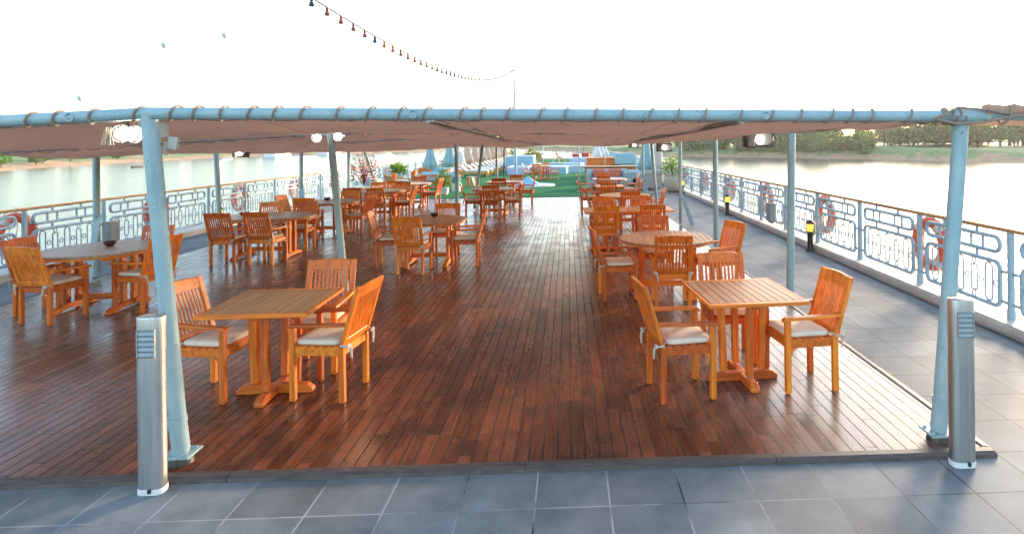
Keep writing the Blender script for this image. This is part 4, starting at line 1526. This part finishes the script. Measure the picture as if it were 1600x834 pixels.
# raised pools
def raised_pool(loc, label, poly, h, name, wall, top='pool_water'):
    t = thing(name, label, 'pool', loc)
    mb = MB()
    n = len(poly)
    cx, cy = sum(p[0] for p in poly) / n, sum(p[1] for p in poly) / n
    inner = [(cx + (x - cx) * .86, cy + (y - cy) * .86) for x, y in poly]
    vs = [(x, y, 0) for x, y in poly] + [(x, y, h) for x, y in poly] + [(x, y, h) for x, y in inner] + [(x, y, h - .25) for x, y in inner]
    fs = []
    for a, b_ in ((0, n), (2 * n, 3 * n)):
        for i in range(n):
            j = (i + 1) % n
            fs.append((a + i, a + j, b_ + j, b_ + i))
    mb.add(vs, fs)
    mb.build('pool_wall', wall, t)
    mb = MB()
    for i in range(n):
        j = (i + 1) % n
        mb.add([(*poly[i], h + .003), (*poly[j], h + .003), (*inner[j], h + .003), (*inner[i], h + .003), (*poly[i], h + .05), (*poly[j], h + .05), (*inner[j], h + .05), (*inner[i], h + .05)],
               [(0, 3, 2, 1), (4, 5, 6, 7), (0, 1, 5, 4), (2, 3, 7, 6), (1, 2, 6, 5), (3, 0, 4, 7)])
    mb.build('coping', 'white', t)
    mb = MB()
    mb.add([(x, y, h - .06) for x, y in inner], [tuple(range(n))])
    mb.build('water', top, t)
    return t
raised_pool((0, 0, TU), 'raised swimming pool with blue mosaic walls and turquoise water', [(-2.1, 37.2), (-.15, 35.9), (0, 37.4), (1.0, 38.4), (1.15, 42.5), (-1.9, 43.5), (-2.6, 40)], .42, 'swimming_pool', 'pool_blue')
raised_pool((0, 0, TU), 'blue walled hot tub left of the swimming pool', [(-3.75, 36.2), (-2.45, 36.0), (-2.35, 38.2), (-3.6, 38.6)], .42, 'hot_tub', 'pool_lilac')
raised_pool((0, 0, TU), 'taller blue tank with pale cover behind the hot tub', [(-4.3, 40.5), (-2.4, 40.5), (-2.4, 43.5), (-4.3, 43.5)], 1.0, 'covered_tank', 'pool_blue', 'cloth_blue')
raised_pool((0, 0, TU), 'low lilac mosaic basin at the far right of the pool', [(.1, 45), (2.0, 44.6), (2.2, 48), (.2, 48.2)], .7, 'shallow_basin', 'pool_lilac', 'cloth_blue')
t = thing('pool_ladder', 'three arched pale handrails of the pool ladder', 'pool ladder', (-.65, 42.6, .4))
for k in range(3):
    mb = MB()
    mb.sweep([(-.45 + .42 * k, .1, 0), (-.40 + .42 * k, .1, .55), (-.28 + .42 * k, 0, .85), (-.12 + .42 * k, -.15, .95), (-.05 + .42 * k, -.3, .80), (-.12 + .42 * k, -.4, .45)], .024, 6)
    mb.build('handrail', 'steel', t)
t = thing('skylight', 'low white round plinth with a pale blue pyramid skylight on the turf', 'skylight', (-1.55, 26.6, TU))
mb = MB(); mb.lathe([(.95, 0), (.95, .05), (.85, .06)], 32); mb.build('plinth', 'white', t)
mb = MB(); mb.add([(-.8, -.35, .06), (.25, -.35, .06), (.25, .45, .06), (-.8, .45, .06), (-.30, .05, .42)], [(0, 1, 4), (1, 2, 4), (2, 3, 4), (3, 0, 4), (0, 3, 2, 1)]); mb.build('glazing', simple('pale_blue_glazing', (.25, .48, .58), (.3, .52, .62), 3, .15), t)
put_chair(-2.05, 30.6, R_, 'armchair on the turf left of the little group before the pool', 'armchairs on the turf before the pool')
put_chair(-1.62, 30.3, N_, 'armchair on the turf backing the camera before the pool', 'armchairs on the turf before the pool')
put_chair(-.72, 30.6, L_, 'armchair on the turf right of the little group before the pool', 'armchairs on the turf before the pool')
put_chair(-1.25, 31.6, S_, 'armchair on the turf facing the camera before the pool', 'armchairs on the turf before the pool')
place(sq, sq_u, 'square teak table on the turf before the pool', (-1.3, 30.9, TU), 0, GT)

# right-hand lounge
def armchair_soft(loc, rz, label, w, mat, cm, grp):
    t = thing('woven_sofa', label, 'sofa', loc, rz, grp)
    mb = MB(); mb.prism(rrect(w, .85, .12, 4, (0, .42)), .05, .34); mb.build('base', mat, t, .03)
    mb = MB()
    mb.prism([(-w / 2, 0), (w / 2, 0), (w / 2, .60), (-w / 2, .60)], -.09, .09, Matrix.Translation((0, .06, .05)) @ Matrix.Rotation(R(90), 4, 'X'))
    mb.cyl((-w / 2, .05, .66), (w / 2, .05, .66), .12, 14)
    mb.build('backrest', mat, t, .02)
    for s_ in (-1, 1):
        mb = MB(); mb.box((s_ * (w / 2 - .09), .45, .30), (.18, .80, .5)); mb.cyl((s_ * (w / 2 - .09), .05, .56), (s_ * (w / 2 - .09), .86, .56), .11, 12); mb.build('arm', mat, t, .02)
    n = max(1, round(w / .8))
    for k in range(n):
        x = -w / 2 + .2 + (w - .4) * (k + .5) / n
        mb = MB(); mb.prism(rrect((w - .4) / n - .02, .6, .05, 3, (x, .48)), .342, .44); mb.build('seat_cushion', 'cloth_white', t, .02)
        mb = MB(); mb.box((x, .27, .62), ((w - .4) / n * .8, .14, .36), (-.3, 0, .1)); mb.build('cushion', cm, t, .04)
    for sx in (-1, 1):
        for sy in (.1, .75):
            mb = MB(); mb.box((sx * (w / 2 - .12), sy, .025), (.06, .06, .05)); mb.build('leg', 'dark_metal', t)
    return t
armchair_soft((3.35, 23.6, TU), R(8), 'beige woven armchair with orange cushion, its back to the camera beside the big pot', .86, 'wicker', 'cloth_orange', 'woven sofas on the right')
armchair_soft((1.65, 25.3, TU), R(178), 'pale grey woven sofa with salmon cushions facing the camera on the right', 1.75, 'sofa_grey', 'cloth_salmon', 'woven sofas on the right')
armchair_soft((3.55, 26.2, TU), R(90), 'pale grey woven armchair with orange cushion behind the beige one', .9, 'sofa_grey', 'cloth_orange', 'woven sofas on the right')
t = thing('bar_counter', 'wooden bar counter with slatted orange front on the right of the turf', 'bar counter', (1.95, 28.9, TU))
mb = MB(); mb.box((0, 0, .72), (2.9, .7, .06)); ct = mb.build('countertop', 'top_y', t, .01)
mb = MB(); mb.box((.1, .05, .345), (2.5, .5, .69)); mb.build('body', 'teak_z', t, .01)
mb = MB()
for k in range(22):
    mb.box((-1.13 + .115 * k, -.215, .36), (.05, .025, .64))
mb.build('front_slats', 'rail_wood', t)
t = thing('storage_chest', 'bright orange chest standing behind the wooden bar counter', 'chest', (2.0, 33.8, TU))
mb = MB(); mb.box((0, 0, .68), (1.9, .8, .66)); mb.build('body', 'cloth_orange', t, .02)
mb = MB(); mb.box((0, 0, 1.03), (1.98, .88, .05)); mb.build('lid', 'teak_x', t, .01)
mb = MB(); mb.box((0, 0, .17), (1.8, .7, .34)); mb.build('plinth', 'rail_wood', t)
t = thing('service_cart', 'teal covered cart on castors right of the orange chest', 'cart', (3.2, 33.0, TU))
mb = MB(); mb.box((0, 0, .98), (1.15, .7, .64)); mb.build('cover', 'cloth_teal', t, .06)
mb = MB(); mb.box((0, 0, .58), (1.05, .6, .10)); mb.build('shelf', 'dark_metal', t)
for sx in (-1, 1):
    for sy in (-1, 1):
        mb = MB(); mb.cyl((sx * .48, sy * .25, .08), (sx * .48, sy * .25, .55), .025, 8); mb.cyl((sx * .48 - .02, sy * .25, .06), (sx * .48 + .02, sy * .25, .06), .06, 10); mb.build('leg', 'dark_metal', t)
t = thing('outdoor_heater_cover', 'tall beige canvas-covered column behind the teal parasol', 'covered column', (4.0, 26.6, TU))
mb = MB(); mb.lathe([(.30, 0), (.31, .1), (.27, .9), (.26, 1.6), (.22, 1.95), (.05, 2.05)], 16); mb.build('cover', 'wicker', t)
mb = MB(); mb.sweep([(-.33, -.2, 1.95), (-.12, -.25, 1.9), (-.05, -.29, 1.7), (.02, -.30, 1.5), (.10, -.30, 1.42)], .018, 6); mb.build('strap', 'cloth_white', t)
for k, (x, y) in enumerate(((.65, 50.5), (1.45, 50.7))):
    t = thing('red_cabinet', ('left' if k == 0 else 'right') + ' one of two red cabinets beyond the pool', 'cabinet', (x, y, TU), 0, 'red cabinets beyond the pool')
    mb = MB(); mb.box((0, 0, .5), (.62, .5, .9)); mb.build('body', 'red_paint', t, .02)
    mb = MB(); mb.box((0, 0, .975), (.68, .56, .05)); mb.build('top', 'red_paint' if k else 'white', t, .01)
    mb = MB(); mb.box((0, 0, .025), (.56, .44, .05)); mb.build('plinth', 'dark_metal', t)
    mb = MB(); mb.box((.2, -.262, .55), (.03, .02, .2)); mb.build('handle', 'white', t)
for k, (x, y, r_) in enumerate(((-4.0, 58, 0), (-2.9, 60, .2), (2.3, 56, 0), (3.1, 58, -.3), (-.9, 61, 0.1), (.6, 60.5, 0))):
    put_chair(x, y, 150 + 40 * k, '%s armchair from the left at the far end of the turf' % ordn[[0, 1, 4, 5, 2, 3][k]], 'armchairs at the far end of the turf')
# lattice screen at the far end
mb = MB()
for k in range(30):
    mb.box((-7.4 + k * .38, 0, .75), (.04, .04, 1.3))
for z in (.2, .75, 1.35):
    mb.box((-1.9, 0, z), (11.2, .05, .05))
o = mb.build('end_railing', 'terracotta'); o.location = (0, 66, TU)
tag(o, 'reddish slatted railing across the far end of the deck', 'railing')

# slim poles and the mast
t = thing('light_mast', 'tall pale blue mast rising through the turf, string lights tied to its top', 'mast', (-3.02, 33.8, TU))
mb = MB(); mb.cyl((0, 0, .02), (0, 0, 2.5), .085, 14); mb.build('lower_pole', 'mast_paint', t)
mb = MB(); mb.cyl((0, 0, 2.5), (-.02, 0, 6.35), .055, 10, .045); mb.build('upper_pole', 'steel_dull', t)
mb = MB(); mb.cyl((0, 0, 0), (0, 0, .03), .18, 16); mb.build('base_plate', 'mast_paint', t)
t = thing('shower_pole', 'dark shower pole with a bent top beside the pale mast', 'shower', (-2.98, 27.5, TU))
mb = MB(); mb.sweep([(0, 0, 0), (0, 0, 1.62), (.03, 0, 1.72), (.10, 0, 1.78), (.24, 0, 1.79)], .038, 10); mb.build('pipe', 'green_dark', t)
mb = MB(); mb.cyl((.24, 0, 1.79), (.24, 0, 1.75), .06, 12); mb.build('shower_head', 'steel_dull', t)
for k, (x, y, h, s_) in enumerate(((-1.9, 44.5, 2.2, 'slim pale pole left of the pool ladder'), (.42, 22.9, 2.6, 'thin pale blue pole standing on the turf left of the bar'), (1.95, 31.2, 2.6, 'thin pale pole behind the wooden bar counter'), (1.75, 43, 2.6, 'thin dark pole behind the orange chest'))):
    mb = MB()
    mb.cyl((0, 0, 0), (0, 0, h), .022 if k else .035, 8)
    mb.cyl((0, 0, 0), (0, 0, .03), .09, 12)
    mb.cyl((0, 0, h), (0, 0, h + .05), .03 if k else .06, 8)
    o = mb.build('deck_pole', 'mast_paint' if k != 3 else 'steel_dull'); o.location = (x, y, TU)
    tag(o, s_, 'pole', 'slim poles on the turf')

t = thing('light_mast', 'pale blue mast behind the camera end of the deck, holding the long string of bulbs', 'mast', (-4.27, -2.05, 0))
mb = MB(); mb.cyl((0, 0, 0), (0, 0, 2.6), .06, 12); mb.cyl((0, 0, 2.6), (0, 0, 5.6), .045, 10, .035); mb.build('pole', 'mast_paint', t)
mb = MB(); mb.cyl((0, 0, 0), (0, 0, .03), .16, 16); mb.build('base_plate', 'mast_paint', t)
# string lights
def string(name, f, s0, s1, step, label, cols):
    t = thing(name, label, 'string lights', f(s0))
    o0 = Vector(f(s0))
    mb = MB()
    n = 120
    mb.sweep([Vector(f(s0 + (s1 - s0) * i / n)) - o0 for i in range(n + 1)], .017, 5)
    mb.build('cable', 'black_plastic', t)
    rg = random.Random(3)
    protos = {}
    k = 0
    s = s0 + step
    while s < s1 - .1:
        c = rg.choice(cols)
        p = Vector(f(s)) - o0
        if c not in protos:
            mb = MB()
            mb.lathe([(.022, 0), (.026, -.055), (.02, -.06), (.03, -.082), (.046, -.112), (.042, -.135), (.0, -.148)], 10)
            b_ = mb.build('bulb', c, t)
            protos[c] = b_
        else:
            b_ = protos[c].copy(); C.objects.link(b_); b_.parent = t
        b_.location = p
        s += step
    return t
M['bulb_orange'] = simple('orange_bulb', (.55, .12, .03), (.5, .1, .03), 9, .3)
M['bulb_red'] = simple('red_bulb', (.32, .07, .04), (.26, .055, .03), 9, .3)
M['bulb_blue'] = simple('dark_blue_bulb', (.035, .05, .075), (.03, .04, .06), 9, .3)
string('string_lights', lambda y: (-4.2 + .035 * y, y, 4.05 + .0056 * (y - 14) ** 2), -2.0, 33.8, .53, 'long sagging string of coloured bulbs from above the camera to the mast', ['bulb_orange', 'bulb_red', 'bulb_orange', 'bulb_blue', 'bulb_red'])
string('string_lights', lambda y: (-3.04 + (y - 33.8) * -.235, y, 6.35 - (33.8 - y) * .75 + .02 * (33.8 - y) * (33.8 - y) ** .5 * 0) if False else (-3.04 + .22 * (y - 33.8), y, 6.35 - .58 * (y - 33.8) + .008 * (y - 33.8) ** 2), 33.8, 41.0, .45, 'short string of coloured bulbs descending from the mast beyond it', ['bulb_red', 'bulb_blue'])

# ------------------------------------------------------------------ river banks
def bank(name, line, prof, label):
    """line: waterline points ordered so that the land lies to the left of the walk direction"""
    pts = [Vector((x, y, 0)) for x, y in line]
    fine = []
    for a, b_ in zip(pts, pts[1:]):
        n = max(1, int((b_ - a).length / 7))
        fine += [a + (b_ - a) * i / n for i in range(n)]
    fine.append(pts[-1])
    rg = random.Random(len(line))
    ph = [rg.uniform(0, 6.28) for _ in range(6)]
    vs, fs = [], []
    m_ = len(prof)
    for i, p in enumerate(fine):
        a = fine[max(0, i - 3)]; b_ = fine[min(len(fine) - 1, i + 3)]
        d = (b_ - a).normalized()
        nrm = Vector((-d.y, d.x, 0))
        s_ = i * 7
        wob = 3 * math.sin(s_ / 31 + ph[0]) + 1.6 * math.sin(s_ / 11 + ph[1])
        for o_, h in prof:
            k = min(1, max(0, o_) / 10)
            q = p + nrm * (o_ + wob * (1 if o_ < 60 else 0))
            z = WZ + h + k * (.7 * math.sin(s_ / 17 + ph[2] + o_ * .1) + .5 * math.sin(s_ / 7.3 + ph[3] - o_ * .2) + rg.uniform(-.25, .25)) * (1 if h > .3 else 0)
            vs.append((q.x, q.y, z))
    for i in range(len(fine) - 1):
        for j in range(m_ - 1):
            a = i * m_ + j
            fs.append((a, a + m_, a + m_ + 1, a + 1))
    mb = MB(); mb.add(vs, fs, True)
    return struct(mb.build(name, 'bank'))
# right bank (land on the right-hand side): walk from far to near
RB = [(-150, 1300), (-60, 800), (20, 480), (64, 352), (100, 318), (122, 292), (138, 258), (158, 212), (185, 150), (215, 70), (240, -60)]
bank('river_bank', RB, [(-6, -1.5), (0, -.1), (2.5, .9), (6, 2.6), (11, 4.2), (16, 4.9), (40, 5.2), (140, 5.8), (900, 9)], '')
LB = [(-225, -60), (-218, 120), (-219, 227), (-240, 300), (-262, 372), (-252, 500), (-213, 680), (-160, 780), (-100, 900), (-180, 1300)]
bank('far_river_bank', LB, [(-8, -1.5), (0, -.1), (4, .8), (10, 2.0), (22, 3.4), (45, 5.2), (90, 6.6), (140, 7.2), (1200, 16)], '')

# trees
def crown_mesh(seed, n_cl, n_lf, rx, rz, leaf, lm, name):
    rg = random.Random(seed)
    mb = MB()
    for _ in range(n_cl):
        d = Vector((rg.gauss(0, 1), rg.gauss(0, 1), rg.gauss(0, 1))).normalized()
        q = rg.uniform(.35, 1.0) ** .6
        c = Vector((d.x * rx * q, d.y * rx * q, d.z * rz * q))
        if c.z < -rz * .55:
            c.z *= .6
        cr = rg.uniform(.16, .34) * rx
        for _ in range(n_lf):
            e = Vector((rg.gauss(0, 1), rg.gauss(0, 1), rg.gauss(0, .8)))
            e = e.normalized() * cr * rg.uniform(.3, 1.0) ** .5
            p = c + e
            nn = (e.normalized() + Vector((rg.gauss(0, .7), rg.gauss(0, .7), rg.gauss(.3, .7)))).normalized()
            u_ = nn.orthogonal().normalized()
            u_ = Matrix.Rotation(rg.uniform(0, 6.28), 3, nn) @ u_
            w_ = nn.cross(u_)
            L = leaf * rg.uniform(.6, 1.4)
            mb.add([p - u_ * L, p + w_ * L * .55, p + u_ * L, p - w_ * L * .55], [(0, 1, 2, 3)])
    return mb
def make_tree(kind, seed, lm, rx, rz, trunk):
    t = thing(kind, '', 'tree')
    mb = crown_mesh(seed, 42, 34, rx, rz, rx * .085, lm, 'crown')
    o = mb.build('crown', lm, t)
    o.location = (0, 0, trunk + rz * .75)
    mb = MB()
    rg = random.Random(seed)
    mb.sweep([(0, 0, -1), (.1, 0, trunk * .6), (0, .1, trunk + rz * .6)], [rx * .07, rx * .055, rx * .02], 7)
    for k in range(5):
        a = k * 1.26 + rg.random()
        mb.sweep([(0, 0, trunk * .6), (rx * .3 * math.cos(a), rx * .3 * math.sin(a), trunk + rz * .3), (rx * .6 * math.cos(a), rx * .6 * math.sin(a), trunk + rz * .7)], [rx * .035, rx * .025, rx * .01], 5)
    mb.build('trunk', 'bark', t)
    return t
def make_palm(seed):
    t = thing('palm_tree', '', 'tree')
    rg = random.Random(seed)
    H = 8.5
    mb = MB(); mb.sweep([(0, 0, -1), (.2, 0, H * .5), (.1, .1, H)], [.32, .24, .22], 8); mb.build('trunk', 'bark', t)
    mb = MB()
    for k in range(26):
        a = rg.uniform(0, 6.28)
        el = rg.uniform(-.5, 1.2)
        L = rg.uniform(2.6, 3.4)
        prev = None
        pts = []
        for i in range(7):
            q = i / 6
            r_ = L * q * math.cos(el * (1 - q * .4))
            z = H + L * q * math.sin(el) - 1.5 * q * q
            pts.append(Vector((r_ * math.cos(a) + .1, r_ * math.sin(a) + .1, z)))
        for i in range(6):
            d = (pts[i + 1] - pts[i])
            side = Vector((-math.sin(a), math.cos(a), 0))
            for s_ in (-1, 1):
                for m_ in range(2):
                    p = pts[i] + d * (m_ / 2)
                    tip = p + side * s_ * (.75 * (1 - .5 * (i / 6))) + d * .7 + Vector((0, 0, -.28))
                    mb.add([p, p + d * .28, tip], [(0, 1, 2)])
    mb.build('crown', 'leaf_palm', t)
    return t
protos = [make_tree('broad_tree', 1, 'leaf', 5.0, 4.2, 2.2), make_tree('broad_tree', 2, 'leaf_olive', 4.6, 4.6, 2.6), make_tree('round_tree', 3, 'leaf_bright', 4.0, 3.4, 1.0), make_tree('broad_tree', 4, 'leaf', 5.5, 4.0, 1.6)]
pused = [[False] for _ in protos]
palm = make_palm(5); palmu = [False]
BT = 'trees on the right bank'
names = ['wide dark green tree in the grove on the right bank', 'olive green tree in the grove on the right bank', 'bright green rounded tree on the right bank', 'low spreading green tree in the grove on the right bank']
rg = random.Random(21)
def ground_r(off):
    return WZ + (4.9 if off > 14 else 2.6)
def bank_pt(line, f, off):
    pts = [Vector((x, y, 0)) for x, y in line]
    i = min(len(pts) - 2, int(f))
    a, b_ = pts[i], pts[i + 1]
    d = (b_ - a).normalized()
    return a + (b_ - a) * (f - i) + Vector((-d.y, d.x, 0)) * off
for k in range(120):
    f = rg.uniform(2.2, 8.3)
    off = rg.uniform(48, 110) if f > 4.9 else rg.uniform(9, 60)
    p = bank_pt(RB, f, off)
    kind = rg.choice([0, 0, 1, 1, 2, 3, 3])
    place(protos[kind], pused[kind], names[kind], (p.x, p.y, ground_r(off) - .3), rg.uniform(0, 6.28), BT, rg.uniform(1.1, 1.9))
for k in range(40):           # the waterside thicket ahead on the right
    f = rg.uniform(3.0, 5.6)
    p = bank_pt(RB, f, rg.uniform(6, 14))
    kind = rg.choice([0, 2, 3, 3])
    place(protos[kind], pused[kind], names[kind], (p.x, p.y, WZ + 1.8), rg.uniform(0, 6.28), BT, rg.uniform(.7, 1.25))
p = bank_pt(RB, 5.75, 5)
place(protos[0], pused[0], 'big rounded tree standing alone at the water on the right bank', (p.x, p.y, WZ + .3), 1, BT, .95)
for k in range(15):
    f = rg.choice([rg.uniform(5.2, 5.9), rg.uniform(6.8, 8.2)])
    p = bank_pt(RB, f, rg.uniform(30, 90))
    place(palm, palmu, 'tall palm rising among the trees on the right bank', (p.x, p.y, WZ + 4.9), rg.uniform(0, 6.28), BT, rg.uniform(1.0, 1.5))
# distant belt across the river ahead and on the left bank
for k in range(60):
    f = rg.uniform(4.4, 8.4)
    off = rg.uniform(12, 60)
    p = bank_pt(LB, f, off)
    kind = rg.choice([0, 1, 3, 2])
    place(protos[kind], pused[kind], ['wide dark green tree on the hazy far bank ahead', 'olive green tree on the hazy far bank ahead', 'bright rounded tree on the hazy far bank ahead', 'low spreading tree on the hazy far bank ahead'][kind], (p.x, p.y, WZ + 3.0), rg.uniform(0, 6.28), 'trees on the far bank ahead', rg.uniform(.9, 1.7))
for k in range(64):
    f = rg.uniform(1.0, 4.4)
    off = rg.uniform(6, 45) if k % 3 else rg.uniform(45, 120)
    p = bank_pt(LB, f, off)
    kind = rg.choice([0, 1, 2, 2])
    place(protos[kind], pused[kind], ['dark green shrubby tree on the grassy left bank', 'olive green shrubby tree on the grassy left bank', 'bright rounded shrub on the grassy left bank'][kind], (p.x, p.y, WZ + (1.4 if off < 15 else 3.0 if off < 32 else 5.0 if off < 70 else 6.4)), rg.uniform(0, 6.28), 'trees and shrubs on the left bank', rg.uniform(.35, .9))
# houses and boats, far off
def house(loc, rz, label, w, d, h, mat, seed):
    t = thing('house', label, 'house', loc, rz, 'houses on the far banks')
    mb = MB(); mb.box((0, 0, h / 2), (w, d, h)); mb.build('wall', mat, t)
    mb = MB(); mb.box((0, 0, h + .15), (w + .5, d + .5, .3)); mb.build('roof', 'stone_pot', t)
    n = int(w / 3)
    for fl in range(int(h / 3)):
        for i in range(n):
            mb = MB(); mb.box((-w / 2 + w * (i + .5) / n, -d / 2 - .03, 1.7 + 3 * fl), (1.1, .1, 1.3)); mb.build('window', 'dark_metal', t)
for k, (f, off, w, h, s_) in enumerate(((2.6, 120, 14, 6, 'low cream house farthest left behind the grassy left bank'), (3.2, 100, 12, 6, 'cream house behind the grassy left bank, second from the left'), (4.3, 40, 22, 9, 'larger pale building at the bend of the left bank'), (4.7, 45, 18, 6, 'pale building right of the larger one at the bend'), (5.4, 50, 16, 6, 'pale building low on the hazy far bank'))):
    p = bank_pt(LB, f, off)
    house((p.x, p.y, WZ + 6.0), R(-60 + 12 * k), s_, w, 9, h, 'cream' if k % 2 == 0 else 'white', k)
def boat(loc, rz, label, L, W, decks, grp, hullm='white'):
    t = thing('river_boat', label, 'boat', loc, rz, grp)
    mb = MB()
    pr = [(-L / 2, -W / 2), (L * .36, -W / 2), (L / 2, 0), (L * .36, W / 2), (-L / 2, W / 2)]
    mb.prism(pr, -.6, 1.6 if decks else .7)
    mb.build('hull', hullm, t)
    for k in range(decks):
        z = 1.6 + 2.6 * k
        l_ = L * (.80 - .06 * k)
        mb = MB(); mb.box((-L * .05, 0, z + 1.15), (l_, W * .86, 2.3)); mb.build('cabin', 'white', t)
        mb = MB(); mb.box((-L * .05, 0, z + 2.42), (l_ + 1.5, W * .98, .16)); mb.build('deck', 'white', t)
        mb = MB()
        n = int(l_ / 2.2)
        for s_ in (-1, 1):
            for i in range(n):
                mb.box((-L * .05 - l_ / 2 + l_ * (i + .5) / n, s_ * W * .435, z + 1.25), (1.3, .06, 1.0))
        mb.build('windows', 'pool_blue', t)
    if not decks:
        mb = MB(); mb.box((-L * .1, 0, 1.9), (L * .5, W * .8, .12)); mb.build('canopy', 'cloth_blue', t)
        for sx in (-1, 1):
            for sy in (-1, 1):
                mb = MB(); mb.cyl((-L * .1 + sx * L * .23, sy * W * .35, .7), (-L * .1 + sx * L * .23, sy * W * .35, 1.85), .05, 5); mb.build('canopy_post', 'steel_dull', t)
    return t
boat((88, 430, WZ), R(95), 'white cruise boat with rows of blue windows moored on the right far ahead', 46, 9, 3, 'boats on the river')
boat((-226, 470, WZ), R(100), 'white cruise boat moored at the left bank near the bend', 50, 9, 3, 'boats on the river')
boat((-222, 560, WZ), R(95), 'white cruise boat moored farther along at the left bend', 50, 9, 3, 'boats on the river')
boat((-232, 410, WZ), R(80), 'small blue motorboat with a canopy near the left bank', 12, 3, 0, 'boats on the river', 'pool_blue')
boat((-190, 268, WZ), R(70), 'small dark rowing boat close to the grassy left bank', 5, 1.6, 0, 'boats on the river', 'dark_metal')
# hot-air balloons
def balloon(loc, label, s_):
    t = thing('hot_air_balloon', label, 'hot-air balloon', loc, 0, 'hot-air balloons far off in the sky')
    mb = MB(); mb.lathe([(.0, 1.0), (.4, .92), (.78, .62), (.95, .2), (.95, -.1), (.75, -.55), (.42, -1.0), (.2, -1.3)], 20); o = mb.build('envelope', 'balloon', t)
    mb = MB(); mb.box((0, 0, -1.75), (.22, .22, .18)); mb.build('basket', 'bark', t)
    mb = MB()
    for sx in (-1, 1):
        for sy in (-1, 1):
            mb.cyl((sx * .1, sy * .1, -1.66), (sx * .13, sy * .13, -1.28), .012, 4)
    mb.build('rigging', 'bark', t)
    t.scale = (s_,) * 3
M['balloon'] = simple('balloon_fabric', (.62, .60, .59), (.56, .54, .53), 1, .8)
balloon((-1330, 2000, 338), 'hot-air balloon in the middle of the group of three at upper left', 9.5)
balloon((-1135, 2000, 370), 'highest hot-air balloon at upper left', 9)
balloon((-1600, 2000, 165), 'lowest hot-air balloon, farthest left just above the awning tube', 9)
balloon((-1030, 2000, 128), 'tiny hot-air balloon just above the awning tube, right of the front left post', 7)

# ------------------------------------------------------------------ haze over the river
m = bpy.data.materials.new('river_haze')
m.use_nodes = True
nt = m.node_tree
nt.nodes.clear()
out = nt.nodes.new('ShaderNodeOutputMaterial')
pv = nt.nodes.new('ShaderNodeVolumePrincipled')
pv.inputs['Color'].default_value = (.93, .93, .95, 1)
pv.inputs['Density'].default_value = .00013
pv.inputs['Anisotropy'].default_value = .5
nt.links.new(pv.outputs[0], out.inputs['Volume'])
m.cycles.homogeneous_volume = True
mb = MB()
mb.box((0, 2000, 11.5), (11900, 9900, 39))
struct(mb.build('haze', m), 'stuff')
